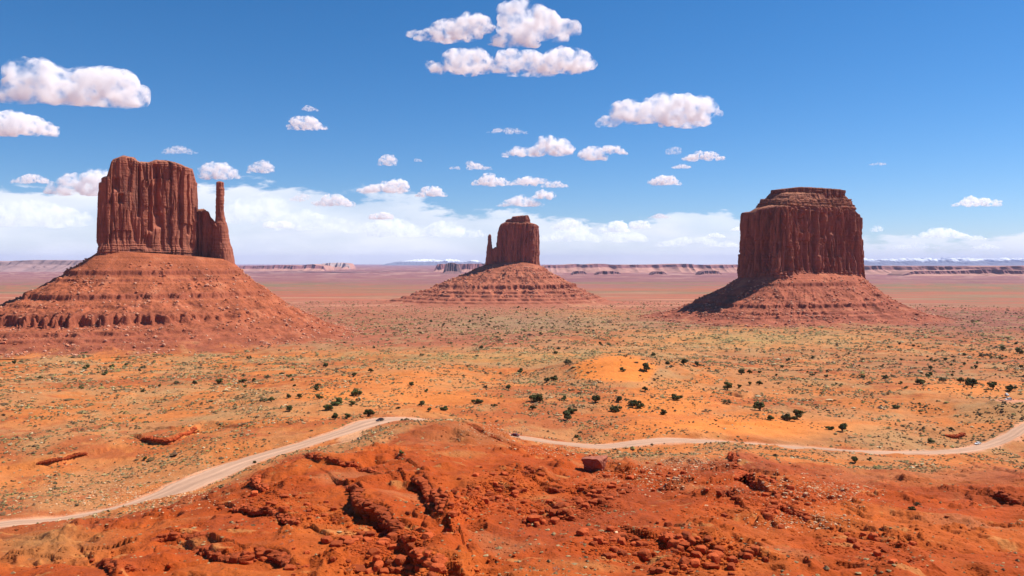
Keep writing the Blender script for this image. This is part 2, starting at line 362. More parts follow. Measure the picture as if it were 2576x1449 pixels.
_led = []
for nm, pl, hgt, sz, lab in LEDGES:
    q = np.array(pl, float) * K; x, y = ray_hit(q[:, 0], q[:, 1], H, 100, 900, 420)
    _led.append((nm, catmull(np.stack([x, y], 1), 6), hgt, sz, lab))
LED = _led
def albedo(x, y):
    """real soil colour of each ground point (linear)"""
    d = np.hypot(x, y); px, py = zones(x, y)
    w1 = fbm2(x / 70, y / 70, 4, .55, 71); w2 = fbm2(x / 18, y / 18, 4, .6, 81); w3 = fbm2(x / 260, y / 160, 3, .5, 91)
    far_s = fbm2(x / 2600, y / 700, 5, .6, 95); far_f = fbm2(x / 900, y / 160, 4, .6, 99)
    tan = np.array([.52, .215, .072]); orange = np.array([.60, .19, .045]); redsoil = np.array([.42, .10, .028])
    c = tan[None] + (orange - tan)[None] * sm(-.4, .4, w1)[:, None]
    def mix(c, col, k): k = np.clip(k, 0, 1)[:, None]; return c * (1 - k) + np.array(col)[None] * k
    c = mix(c, redsoil, sm(.05, .5, w3 + .5 * w2) * .75)
    # olive / yellowish scrub fields
    c = mix(c, (.50, .31, .11), blob(px, py, 770, 338, 110, 10) * 1.0 * (.6 + w2 * .5))
    c = mix(c, (.38, .27, .08), blob(px, py, 740, 341, 45, 4) * 1.0 * (.4 + w2))
    c = mix(c, (.46, .30, .09), blob(px, py, 480, 358, 150, 5) * .7 * (.6 + w2 * .6))
    c = mix(c, (.50, .27, .10), blob(px, py, 620, 352, 200, 9) * .5)
    # reddish flats in front of the left butte and around the buttes
    c = mix(c, (.40, .125, .06), sm(356, 340, py) * sm(640, 480, px + w1 * 40) * .9)
    c = mix(c, (.31, .115, .06), sm(352, 326, py + w1 * 5) * sm(840, 960, px + w1 * 40) * .9)
    c = mix(c, (.31, .11, .065), sm(334, 322, py + w1 * 4) * sm(600, 680, px) * .85)
    c = mix(c, (.34, .22, .11), sm(345, 322, py) * blob(px, py, 540, 326, 130, 15) * .8)
    c = mix(c, (.36, .14, .06), blob(px, py, 930, 368, 100, 16) * .75 * (.7 + w2 * .5))
    c = c * (1 + .22 * fbm2(x / 24, y / 24, 3, .6, 151) * sm(700, 1100, d))[:, None]
    c = mix(c, (.44, .30, .125), sm(.05, .55, fbm2(x / 85, y / 85, 4, .6, 161)) * .42 * sm(420, 520, d))
    c = c * np.array([.79, .77, .82])
    dm = dune_mask(px, py, p2(x / 60, y / 60, 5)); c = mix(c, (.66, .195, .037), dm)
    # foreground red rock
    red = sm(-3, 6, py - np.interp(px, BORDER[:, 0], BORDER[:, 1]) + w2 * 2) * (d < 520)
    fr = np.array([.50, .098, .020])[None] + np.zeros((len(x), 3))
    fr = mix(fr, (.58, .155, .035), sm(-.1, .6, w1) * .8)
    fr = mix(fr, (.40, .085, .028), sm(.1, .7, -w1 + .3 * w2) * .8)
    fr = mix(fr, (.50, .185, .085), sm(.35, .8, fbm2(x / 30, y / 30, 3, .5, 131)) * .7)
    fr = mix(fr, (.60, .30, .16), blob(px, py, 690, 462, 60, 8) * .6 + blob(px, py, 900, 478, 90, 8) * .45 + blob(px, py, 975, 470, 60, 10) * .35)
    fr = mix(fr, (.42, .20, .09), blob(px, py, 470, 437, 60, 12) * .6)
    fr = mix(fr, (.36, .09, .045), blob(px, py, 760, 470, 60, 12) * .7 + blob(px, py, 1000, 480, 40, 10) * .5)
    fr = mix(fr, (.42, .26, .12), blob(px, py, 40, 545, 60, 14) * .7)
    pale = sm(.62, .8, fbm2(x / 14, y / 5, 4, .55, 141) + .10 * w1)
    for (bx, by, rx, ry) in ((457, 455, 26, 2.2), (548, 493, 20, 2.5), (590, 563, 36, 3.5), (800, 527, 40, 3.5), (665, 535, 22, 4), (80, 545, 14, 2), (190, 545, 22, 2), (330, 535, 20, 2), (275, 562, 30, 2)):
        pale = np.maximum(pale, blob(px, py, bx, by, rx, ry) * sm(-.4, .3, w2) * .9)
    fr = mix(fr, (.66, .33, .13), pale * .6)
    fr = fr * np.array([.69, .58, .44])
    c = c * (1 - red[:, None]) + fr * red[:, None]
    # far plain
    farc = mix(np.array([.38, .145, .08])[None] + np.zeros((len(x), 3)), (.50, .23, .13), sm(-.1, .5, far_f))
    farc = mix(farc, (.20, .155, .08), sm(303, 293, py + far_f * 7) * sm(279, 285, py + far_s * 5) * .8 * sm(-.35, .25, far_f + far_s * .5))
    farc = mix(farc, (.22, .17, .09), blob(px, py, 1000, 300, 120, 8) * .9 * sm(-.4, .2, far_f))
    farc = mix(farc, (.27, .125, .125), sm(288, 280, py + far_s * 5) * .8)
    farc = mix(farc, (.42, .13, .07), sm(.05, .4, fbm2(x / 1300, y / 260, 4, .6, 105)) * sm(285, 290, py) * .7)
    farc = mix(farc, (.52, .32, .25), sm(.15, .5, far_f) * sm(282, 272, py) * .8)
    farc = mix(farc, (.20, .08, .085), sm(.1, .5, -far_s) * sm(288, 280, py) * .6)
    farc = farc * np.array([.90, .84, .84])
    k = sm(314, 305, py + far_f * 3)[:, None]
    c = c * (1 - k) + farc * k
    # road shoulders & pale washes
    nb = (d > 200) & (d < 760) & (y > 0)
    if nb.any():
        for C, w, colr in ((road_c, road_w, (.60, .28, .155)), (spur_c, spur_w, (.5, .2, .11)), (wash_c, wash_w, (.64, .31, .15))):
            dd, _, wc, _ = polydist(x[nb], y[nb], C, w); k = 1 - sm(-.5, 3.5 + 0 * dd, dd - wc + w2[nb] * 2.5)
            c[nb] = mix(c[nb], colr, k * .9)
    return c

# ------------------------------------------------------------------ ground sheet
az = np.concatenate([np.linspace(-math.pi, -.76, 34)[:-1], np.linspace(-.76, .76, 1260), np.linspace(.76, math.pi, 34)[1:-1]])
rr = np.concatenate([[.5, 2, 5, 10, 18, 28], np.exp(np.arange(math.log(40), math.log(110), .02)), np.exp(np.arange(math.log(110), math.log(900), .0036)), np.exp(np.arange(math.log(900), math.log(6000), .008)), np.exp(np.arange(math.log(6000), math.log(92000), .035))])
A2, R2 = np.meshgrid(az, rr, indexing='ij')
gx = (R2 * np.sin(A2)).ravel(); gy = (R2 * np.cos(A2)).ravel()
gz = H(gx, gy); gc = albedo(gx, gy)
_GZ = gz.reshape(len(az), len(rr)); _i0 = 33; _da = (.76 * 2) / 1259; _lr = np.log(rr)
def Hg(x, y):
    x = np.asarray(x, float).ravel(); y = np.asarray(y, float).ravel()
    a = np.clip(np.arctan2(x, y), -.7599, .7599); l = np.log(np.clip(np.hypot(x, y), 41, 90000))
    fi = (a + .76) / _da; i = np.clip(fi.astype(int), 0, 1257); u = fi - i; i = i + _i0
    j = np.clip(np.searchsorted(_lr, l) - 1, 0, len(rr) - 2); v = (l - _lr[j]) / (_lr[j + 1] - _lr[j])
    return (_GZ[i, j] * (1 - u) + _GZ[i + 1, j] * u) * (1 - v) + (_GZ[i, j + 1] * (1 - u) + _GZ[i + 1, j + 1] * u) * v
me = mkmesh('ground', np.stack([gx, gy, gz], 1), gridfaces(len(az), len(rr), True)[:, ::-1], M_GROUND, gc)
# close the middle under the camera
ground = link('ground', me); tag(ground, 'red and orange desert ground stretching to the horizon', 'ground', kind='structure')
print('ground', len(gx), time.time() - T0)

# ------------------------------------------------------------------ roads as sheets
def ribbon(name, C, w, label, lift=.04, colbase=(.48, .28, .18)):
    C = C.copy(); T = np.gradient(C[:, :2], axis=0); T /= np.linalg.norm(T, axis=1)[:, None]; Nn = np.stack([-T[:, 1], T[:, 0]], 1)
    # resample finely
    L = np.concatenate([[0], np.cumsum(np.linalg.norm(np.diff(C[:, :2], axis=0), axis=1))]); n = int(L[-1] / 1.6); t = np.linspace(0, L[-1], n)
    Cx = np.stack([np.interp(t, L, C[:, k]) for k in range(3)], 1); Nx = np.stack([np.interp(t, L, Nn[:, k]) for k in range(2)], 1); Wx = np.interp(t, L, w)
    m = 17; u = np.linspace(-1, 1, m); V = np.zeros((n, m, 3)); Cc = np.zeros((n, m, 3))
    ed = 1 + .16 * fbm2(t / 9, t * 0, 3, .6, 3); ed2 = 1 + .16 * fbm2(t / 9, t * 0 + 7, 3, .6, 4)
    for j, uu in enumerate(u):
        wj = Wx * uu * (ed if uu > 0 else ed2)
        V[:, j, 0] = Cx[:, 0] + Nx[:, 0] * wj; V[:, j, 1] = Cx[:, 1] + Nx[:, 1] * wj
        V[:, j, 2] = Cx[:, 2] + lift - .30 * (abs(uu) > .95) 
        rut = .93 + .08 * math.cos(uu * 9) + .20 * p2(t / 50, t * 0 + uu * 3, 8) + .10 * p2(t / 9, t * 0 + uu * 9, 9)
        Cc[:, j] = np.array(colbase)[None] * rut[:, None]
    o = link(name, mkmesh(name, V.reshape(-1, 3), gridfaces(n, m), M_ROAD, Cc.reshape(-1, 3)))
    tag(o, label, 'dirt road', kind='structure'); return o
ribbon('dirt_road', road_c, road_w, 'pale pink unpaved road curving across the desert')
ribbon('dirt_road', spur_c, spur_w, 'side track where two white cars stand at the right edge', colbase=(.5, .22, .12))

# ------------------------------------------------------------------ buttes
def smooth_closed(P, n):
    P = np.array(P, float); k = len(P); out = []
    for i in range(k):
        a, b, c, d = P[(i - 1) % k], P[i], P[(i + 1) % k], P[(i + 2) % k]
        for t in np.linspace(0, 1, 24, endpoint=False):
            cr = .5 * ((2 * b) + (-a + c) * t + (2 * a - 5 * b + 4 * c - d) * t * t + (-a + 3 * b - 3 * c + d) * t ** 3); ln = b + (c - b) * t
            out.append(cr * .45 + ln * .55)
    out = np.array(out); o2 = np.vstack([out, out[:1]]); L = np.concatenate([[0], np.cumsum(np.linalg.norm(np.diff(o2, axis=0), axis=1))])
    t = np.linspace(0, L[-1], n, endpoint=False)
    return np.stack([np.interp(t, L, o2[:, 0]), np.interp(t, L, o2[:, 1])], 1), L[-1]
def foot_world(foot): return [((px - CX) / F * Y, Y) for px, Y in foot]
def cliff(name, parent, foot, ybot, ytop, sp=1.3, taper=.05, A=(6., 3., 1.1), strata=1.0, grooves=(), base_band=.12, seed=0, toprough=1.5, Yref=None, topround=.03, dark=1.0, flare=.0, colr=(.30, .098, .058)):
    """vertical-walled block; foot = [(px,Y)] counter-clockwise; ybot/ytop functions of px giving image rows at Yref"""
    P, per = smooth_closed(foot_world(foot), 400); n = int(per / sp); P, per = smooth_closed(foot_world(foot), n)
    C = P.mean(0); T = np.roll(P, -3, 0) - np.roll(P, 3, 0); T /= np.linalg.norm(T, axis=1)[:, None]; Nn = np.stack([T[:, 1], -T[:, 0]], 1)
    if ((P - C) * Nn).sum(1).mean() < 0: Nn = -Nn
    pxs = CX + F * P[:, 0] / P[:, 1]; Yp = np.clip(P[:, 1], Yref * .95, Yref * 1.10); zb = -(ybot(pxs) - HY) / F * Yp; zt = -(ytop(pxs) - HY) / F * Yp
    hmax = (zt - zb).max(); m = int(hmax / sp) + 2; v = np.linspace(0, 1, m)
    z = zb[:, None] + (zt - zb)[:, None] * v[None]
    sc = 1 - taper * v[None] + flare * np.clip(1 - v[None] / .2, 0, 1) ** 1.5
    X = C[0] + (P[:, 0:1] - C[0]) * sc; Yw = C[1] + (P[:, 1:2] - C[1]) * sc
    q = lambda l, zs, s: p3(X / l, Yw / l, z / (l * zs), seed + s)
    r1 = np.abs(q(34, 5, 1)) * 2 - .55; r2 = np.abs(q(13, 6, 2) + .25 * q(5, 3, 3)) * 2 - .5; r3 = q(4.5, 4, 5)
    cr = -np.clip(1.25 - np.abs(q(24, 12, 6)) * 8, 0, 1) * 1.0 - .8 * np.clip(1.2 - np.abs(q(13, 9, 7)) * 9, 0, 1) * (q(50, 2, 8) > 0)
    blk = np.sign(p3(X / 16, Yw / 16, z / 30, seed + 30)) * sm(0, .25, np.abs(p3(X / 16, Yw / 16, z / 30, seed + 30)))
    sl = p3(X / 30, Yw / 30, z / 150, seed + 40) * 3.2 + .35 * p3(X / 8, Yw / 8, z / 60, seed + 41); fs = sl - np.floor(sl); slab = np.floor(sl) + sm(0, .16, fs)
    s2 = p3(X / 11, Yw / 11, z / 45, seed + 43) * 2.6; f2 = s2 - np.floor(s2); slab2 = np.floor(s2) + sm(0, .2, f2)
    rg = np.random.default_rng(seed + 77); sarc = np.linspace(0, per, n, endpoint=False)[:, None]
    def panels(wmin, wmax, warp, nseg):
        b = np.cumsum(rg.uniform(wmin, wmax, int(per / wmin) + 4)); b = b[b < per - wmin * .5]; b = np.concatenate([[0], b, [per]])
        ss = np.clip(sarc + warp * p2(z / 22, z * 0 + seed, 31) + warp * .5 * p2(z / 6, sarc / 9 + z * 0, 32), .01, per - .01)
        k = np.clip(np.searchsorted(b, ss) - 1, 0, len(b) - 2); w_ = b[k + 1] - b[k]; t = (ss - b[k]) / w_
        hs_ = np.sort(rg.uniform(.08, .95, (len(b), nseg)), 1); zw = v[None] + .015 * p2(ss / 5, z * 0, 33); sg = (zw[..., None] > hs_[k]).sum(-1)
        off = rg.normal(size=(len(b), nseg + 1)); off = np.clip(off * .6 + .45 * off[:, :1], -1, .8) - .12 * np.arange(nseg + 1); tilt = rg.uniform(-.5, .5, len(b))
        e = np.abs(2 * t - 1)
        return off[k, sg], tilt[k] * (t - .5) * w_, e ** 5, sg
    o1, t1, e1, _ = panels(20, 60, 3.0, 2); o2, t2, e2, _ = panels(7, 19, 1.8, 3)
    D = A[0] * .58 * o1 + .34 * t1 - A[1] * .9 * e1 + A[1] * .42 * o2 + .45 * t2 - A[1] * .42 * e2 + A[2] * r3 + .18 * A[0] * r1 + .16 * A[1] * r2 + cr * (A[1] * .7 + A[0] * .35)
    band = np.clip(1 - v[None] / base_band, 0, 1) ** .5 if base_band > 0 else 0
    tb = np.clip((v[None] - .88) / .12, 0, 1)
    zz = z + 1.2 * p3(X / 30, Yw / 30, z / 30, seed + 9)
    ly = p2(zz / 2.6, zz * 0 + seed, 3) + .6 * p2(zz / 1.1, zz * 0 + seed, 4)
    D = D * (1 - .55 * (band > 0) * np.minimum(1, band * 2)) + strata * ly * (.35 + 2.0 * band + 1.2 * tb)
    D = D - A[0] * .35 * np.clip((v[None] - (1 - topround)) / topround, 0, 1) ** 2
    for (gpx, gw, gy0, gy1, gd) in grooves:
        zr1 = -(gy0 - HY) / F * Yref; zr0 = -(gy1 - HY) / F * Yref
        prof = np.exp(-((pxs[:, None] + .8 * p2(z / 18, z * 0 + gpx, 2) - gpx) / gw) ** 4)
        vert = sm(zr0 - 6, zr0 + 4, z) * (1 - sm(zr1 - 3, zr1 + 5, z))
        frontm = (Nn[:, 1] < .35)[:, None]
        D = D - gd * prof * vert * frontm
    V = np.stack([X + Nn[:, 0:1] * D, Yw + Nn[:, 1:2] * D, z + 0 * X], -1)
    # varnish, banding
    var = fbm3(X / 9, Yw / 9, z / 70, 3, .5, seed + 12); lay = p2(zz / 5.5, zz * 0 + 3, 17) + .5 * p2(zz / 1.9, zz * 0 + 3, 18)
    base = np.array(colr); cc = base[None, None] * (1 + .28 * np.clip(var, -1, 1)[..., None] + .14 * lay[..., None])
    vs = sm(.15, .6, fbm3(X / 6, Yw / 6, z / 90, 2, .5, seed + 15))[..., None]; cc = cc * (1 - vs * .38) + np.array([.10, .055, .05]) * vs * .38
    cc = cc * dark
    F1 = gridfaces(n, m, True)
    # top: rings inward
    top = V[:, -1]; kr = 14; rings = [V.reshape(-1, 3)]; cols = [cc.reshape(-1, 3)]; Fs = [F1]; prev = np.arange(n) * m + m - 1; off = n * m
    for i in range(1, kr + 1):
        f = 1 - i / kr; f = max(f, .02)
        R = C[None] + (top[:, :2] - C[None]) * f; pz = CX + F * R[:, 0] / R[:, 1]
        zt2 = -(ytop(pz) - HY) / F * np.clip(R[:, 1], Yref * .95, Yref * 1.10) + toprough * (fbm2(R[:, 0] / 9, R[:, 1] / 9, 3, .6, seed + 20) - .1) * min(1, i / 2) + (i > 1) * .8
        rings.append(np.stack([R[:, 0], R[:, 1], zt2], 1)); cols.append(np.tile(np.array([.36, .145, .08]) * dark, (n, 1)) * (1 + .25 * p2(R[:, 0] / 5, R[:, 1] / 5, 5))[:, None])
        cur = off + np.arange(n); Fs.append(np.stack([prev, np.roll(prev, -1), np.roll(cur, -1), cur], 1)); prev = cur; off += n
    me = mkmesh(name, np.vstack(rings), np.vstack(Fs), M_CLIFF, np.vstack(cols), smooth=False)
    return link(name, me, parent), P
def spire(name, parent, prof, Y, sp=.9, depth=1.15, seed=3, A=1.0, colr=(.30, .098, .058)):
    """prof: [(row, left px, right px)] from top to bottom"""
    pr = np.array(prof, float); z = -(pr[:, 0] - HY) / F * Y; xl = (pr[:, 1] - CX) / F * Y; xr = (pr[:, 2] - CX) / F * Y
    o = np.argsort(z); z, xl, xr = z[o], xl[o], xr[o]; m = int((z[-1] - z[0]) / sp); zs = np.linspace(z[0], z[-1], m)
    c = np.interp(zs, z, (xl + xr) / 2); w = np.interp(zs, z, (xr - xl) / 2); n = 90; th = np.linspace(0, 2 * np.pi, n, endpoint=False)
    cap = np.sqrt(np.clip(1 - np.clip((zs - (zs[-1] - 3.)) / 3.02, 0, 1) ** 2, 0, 1)); w = w * np.maximum(cap, .03)
    ct = np.sign(np.cos(th)) * np.abs(np.cos(th)) ** .75; stt = np.sign(np.sin(th)) * np.abs(np.sin(th)) ** .75
    X = c[None] + w[None] * ct[:, None]; Yw = Y + w[None] * depth * stt[:, None]; Z = zs[None] + 0 * X
    D = (np.abs(p3(X / 7, Yw / 7, Z / 40, seed)) * 3 - .8) * A + p3(X / 3, Yw / 3, Z / 9, seed + 2) * .7 * A + .8 * A * p2(Z / 3.2, Z * 0 + seed, 3)
    D *= np.minimum(1, w / 6)[None]
    X += np.cos(th)[:, None] * D; Yw += np.sin(th)[:, None] * D
    cc = np.array(colr)[None, None] * (1 + .3 * p3(X / 4, Yw / 4, Z / 30, seed + 5) + .15 * p2(Z / 4, Z * 0, 17))[..., None]
    return link(name, mkmesh(name, np.stack([X, Yw, Z], -1).reshape(-1, 3), gridfaces(n, m, True), M_CLIFF, cc.reshape(-1, 3)), parent)
def talus(name, parent, foot, ybot, Yref, Ltab, p, bands, nS, nR, seed=0, colr=(.34, .094, .041), inner=.93, gully=5, rubzone=None, grow=1.):
    P, per = smooth_closed(foot_world(foot), nS); C = P.mean(0)
    P0 = C + (P - C) * inner; dirv = P - C; ang = np.degrees(np.arctan2(dirv[:, 0], dirv[:, 1]))  # 0 = away, 90 = right, +-180 = towards camera
    R0 = np.linalg.norm(P0 - C, axis=1)
    ta = np.array(sorted(Ltab)); L = np.interp(ang, ta[:, 0], ta[:, 1], period=360)
    for _ in range(160): L = (np.roll(L, 1) + L + np.roll(L, -1)) / 3
    dr = dirv / np.linalg.norm(dirv, axis=1)[:, None]
    for _ in range(400): dr = (np.roll(dr, 1, 0) + dr + np.roll(dr, -1, 0)) / 3
    dr /= np.linalg.norm(dr, axis=1)[:, None]
    pxs = CX + F * P[:, 0] / P[:, 1]; zb = -(ybot(pxs) - HY) / F * np.clip(P[:, 1], Yref * .95, Yref * 1.10) + 2
    u = np.linspace(0, 1, nR) ** 1.05
    X = P0[:, 0:1] + dr[:, 0:1] * L[:, None] * u; Y = P0[:, 1:2] + dr[:, 1:2] * L[:, None] * u
    g = base_h(X.ravel(), Y.ravel()).reshape(X.shape) - .5
    sper = np.linspace(0, per * 1.6, nS, endpoint=False)
    gn = (np.abs(fbm2(X / 75, Y / 75, 3, .5, seed)) * 2 - .6) + .5 * (np.abs(fbm2(sper[:, None] / 28 + 0 * X, u[None] * 1.2 + 0 * X, 3, .5, seed + 2)) * 2 - .5)
    env = np.clip(u * 3.2, 0, 1) * np.clip((1 - u) * 2.2, 0, 1)
    ue = np.clip(u[None] + 0 * X + .018 * fbm2(X / 40, Y / 40, 3, .5, seed + 3) * env, 0, 1)
    z = g + (zb[:, None] - g) * (1 - ue) ** p - gully * gn * env
    rough = fbm3(X / 11, Y / 11, z / 11, 3, .6, seed + 5)
    z = z + 1.7 * rough * env + 2.5 * p2(X / 28, Y / 28, seed + 6) * env
    z = z + 1.2 * p2(z / 3.2, z * 0 + 1, 6) * env          # fine strata
    bandm = np.zeros_like(z)
    fr_az = ang
    for (zc, a, R, azf) in bands:
        w = azf(ang)[:, None] if azf else 1.0
        zj = z - zc + 2.6 * p2(X / 9, Y / 9, seed + 7) * (a / 6) ** 2.2 + 3.0 * p2(X / 70, Y / 70, seed + 8) * 0
        w = w * sm(-.5, .0, p2(X / 55, Y / 55, seed + 9 + int(abs(zc))) + .16 * a)
        dl = np.clip(zj / R, -1, 1)
        z = z + a * w * np.tanh(dl * R / 1.0) * (1 - np.abs(dl))
        bandm = np.maximum(bandm, w * np.exp(-(zj / (a * .9)) ** 2))
    base = np.array(colr)
    v1 = fbm2(X / 45, Y / 45, 4, .6, seed + 11); v2 = p2(z / 4.5, z * 0 + 2, 13)
    cc = base[None, None] * (1 + .28 * v1 + .26 * v2)[..., None]
    k = (sm(.2, .9, v1) * .5)[..., None]; cc = cc * (1 - k) + np.array([.44, .17, .085]) * k
    k = (bandm * .65)[..., None]; cc = cc * (1 - k) + np.array([.26, .07, .04]) * k
    ga = albedo(X[:, -1], Y[:, -1])
    kk = sm(.78, 1.0, u[None] + .12 * v1)[..., None]; cc = cc * (1 - kk) + ga[:, None] * kk
    o = link(name, mkmesh(name, np.stack([X, Y, z], -1).reshape(-1, 3), gridfaces(nS, nR, True), M_TALUS, cc.reshape(-1, 3)), parent)
    return o, np.stack([X, Y, z], -1), ang

# ---- rock shapes
def ico(sub):
    import bmesh
    bm = bmesh.new(); bmesh.ops.create_icosphere(bm, subdivisions=sub, radius=1)
    V = np.array([v.co[:] for v in bm.verts]); Fc = np.array([[v.index for v in f.verts] for f in bm.faces]); bm.free(); return V, Fc
ICO1, ICO2, ICO3, ICO4 = ico(1), ico(2), ico(3), ico(4)
def rock_shape(base, seed, planes=11, flat=.7, rough=.06):
    r = np.random.default_rng(seed); V, Fc = base
    n = r.normal(size=(planes, 3)); n /= np.linalg.norm(n, axis=1)[:, None]; n = np.vstack([n, np.eye(3), -np.eye(3)]); d = r.uniform(.62, 1.0, len(n))
    dot = V @ n.T; rad = np.where(dot > .08, d / np.maximum(dot, .08), 9).min(1); rad = np.minimum(rad, 1.25)
    W = V * rad[:, None]; W *= (1 + rough * fbm3(W[:, 0] * 2.3, W[:, 1] * 2.3, W[:, 2] * 2.3, 3, .6, seed))[:, None]
    W *= np.array([1, r.uniform(.7, 1.0), flat * r.uniform(.8, 1.1)]); return W, Fc
def rotz(V, a):
    c, s = np.cos(a), np.sin(a); return np.stack([V[..., 0] * c - V[..., 1] * s, V[..., 0] * s + V[..., 1] * c, V[..., 2]], -1)
def scatter_mesh(name, protos, pos, size, rot, cols, mat, tilt=None, smooth=False, squash=None):
    """many copies merged into one mesh; protos list of (V,F)"""
    Vs, Fs, Cs = [], [], []; off = 0; idx = RNG.integers(0, len(protos), len(pos))
    for k, (V, Fc) in enumerate(protos):
        s = idx == k; c = s.sum()
        if c == 0: continue
        W = np.repeat(V[None], c, 0) * size[s][:, None, None]
        if squash is not None: W[..., 2] *= squash[s][:, None]
        a = rot[s][:, None]; W = np.stack([W[..., 0] * np.cos(a) - W[..., 1] * np.sin(a), W[..., 0] * np.sin(a) + W[..., 1] * np.cos(a), W[..., 2]], -1)
        W += pos[s][:, None]; nv = len(V)
        Vs.append(W.reshape(-1, 3)); Fs.append((Fc[None] + (np.arange(c) * nv)[:, None, None] + off).reshape(-1, 3)); off += c * nv
        Cs.append(np.repeat(cols[s], nv, 0))
    return mkmesh(name, np.vstack(Vs), np.vstack(Fs), mat, np.vstack(Cs), smooth)
def rubble_on(name, grid, ang, n, smin, smax, label, group, colr, front=True, umin=.06, umax=.95, seed=1, pal=(.62, .34, .22), tri=1.0):
    r = np.random.default_rng(seed); nS, nR, _ = grid.shape
    i = r.integers(0, nS, n * 5); j = (r.uniform(umin, umax, n * 5) * (nR - 1)).astype(int)
    a = ang[i]; keep = (np.abs(a) > 55) if front else np.ones(len(a), bool)
    P = grid[i, j]; dn = fbm2(P[:, 0] / 55, P[:, 1] / 55, 3, .6, seed + 40)
    keep &= r.random(len(a)) < np.clip(.35 + dn * 1.3, .03, 1) * (.35 + .65 * j / nR)
    P = P[keep][:n]; s = np.exp(r.uniform(0, 1, len(P)) ** tri * 2.2 * math.log(smax / smin) / 2.2) * smin
    col = np.array(colr)[None] * r.uniform(.8, 1.35, (len(P), 1)); k = (r.random(len(P)) < .42)[:, None] * .7; col = col * (1 - k) + np.array(pal) * k
    P = P + np.stack([r.normal(size=len(P)), r.normal(size=len(P)), s * .15], 1)
    prot = [rock_shape(ICO1, 900 + q, 8, .75, 0) for q in range(8)]
    o = link(name, scatter_mesh(name, prot, P, s, r.uniform(0, 6.28, len(P)), col, M_RUBBLE)); tag(o, label, 'rubble', kind='stuff'); return o

ip = lambda pts: (lambda x, a=np.array(sorted(pts), float): np.interp(x, a[:, 0], a[:, 1]))
# West butte (left, with a thumb spire on its right)
YW = 1600.
bW = empty('sandstone_butte', P2W(165, 256, 1680)); bW_inv = bW.location.copy()
footW = [(100.5, 1560), (114, 1568), (148, 1612), (177, 1650), (195.5, 1690), (199, 1740), (190, 1785), (150, 1785), (116, 1740), (100.5, 1640)]
topW = ip([(98, 178), (101.5, 176.5), (110.5, 176.0), (111, 163), (113, 160), (122.7, 156.2), (133, 158), (136, 160.5), (139, 162.5), (149, 162.8), (156, 160.6), (166, 161), (177, 163.4), (186.3, 167.5), (193.3, 169.3), (196, 174), (199, 182)])
botW = ip([(95, 250), (150, 250), (175, 254), (200, 256), (235, 260)])
cliff('cliff', bW, footW, lambda x: botW(x) + 7, topW, sp=1.15, taper=.02, A=(7.5, 1.7, .6), seed=2, Yref=YW,
      grooves=[(157.5, 3.4, 164, 214, 13), (150.5, 2.2, 185, 230, 9), (139.5, 1.5, 160, 215, 7), (160, 4.5, 214, 226, 9), (188.5, .9, 172, 232, 6), (116, 4, 180, 190, 7), (121, 2.5, 196, 203, 8), (148, 4, 236, 249, 6), (163, 2, 228, 250, 5)], base_band=.17, flare=.03)
footS = [(191, 1705), (203, 1697), (217, 1694), (229, 1702), (232, 1726), (222, 1755), (200, 1770), (190, 1740)]
topS = ip([(188, 212), (198, 211), (202, 210), (206, 211), (208, 217), (212, 220), (215, 223), (219, 228), (226, 240), (232, 252)])
cliff('rock_shoulder', bW, footS, lambda x: botW(x) + 22, topS, sp=1.1, taper=.05, A=(5.5, 3.2, 1.4), seed=7, Yref=1690., base_band=.3, toprough=4, flare=.04)
spire('spire', bW, [(181.2, 217.2, 222.2), (183, 216.4, 223.4), (187, 216.2, 223.0), (189, 216.6, 223.7), (200, 216.4, 223.6), (212, 216.2, 223.8), (220, 215.6, 225), (226, 214.6, 226.8), (240, 214, 228.6), (250, 213, 231.5), (268, 211, 234.5), (276, 210, 236)], 1712., seed=5, A=.8)
botT = ip([(95, 250), (130, 252.5), (160, 254), (200, 257), (235, 260)])
angf = lambda c, w, lo=0.: (lambda a: lo + (1 - lo) * np.exp(-(((a - c + 180) % 360 - 180) / w) ** 4))
footWT = [(98, 1562), (125, 1572), (160, 1605), (195, 1642), (217, 1668), (231, 1692), (236, 1735), (224, 1785), (185, 1812), (135, 1795), (105, 1740), (97, 1640)]
tW, gW, aW = talus('talus_slope', bW, footWT, lambda x: botT(x) + .5, YW, [(0, 300), (45, 280), (90, 300), (120, 400), (150, 430), (180, 430), (-150, 430), (-120, 420), (-90, 440), (-45, 360)], 1.85,
    [(-19, 4.0, 11, angf(-175, 95, .4)), (-33, 1.4, 6, None), (-62, 4.0, 11, angf(-165, 90, .3)), (-78, 1.0, 5, angf(-160, 80, .1)), (-99, 8.5, 18, angf(-165, 55, .1)), (-119, 2.8, 7, angf(-160, 70, .1)), (-127, 2.8, 6, angf(-160, 70, .1)), (-135, 3.0, 6, angf(-160, 70, .1)), (-141, 2.4, 5, angf(-160, 70, .1))],
    1700, 330, seed=3, gully=4)
tag(bW, 'tall flat-topped red butte at the left with a thin spire', 'butte', 'sandstone buttes')
rubble_on('talus_rubble', gW, aW, 6500, .9, 4.2, 'loose boulders strewn over the slope of the left butte', '', (.42, .14, .07), seed=4, tri=2.2)

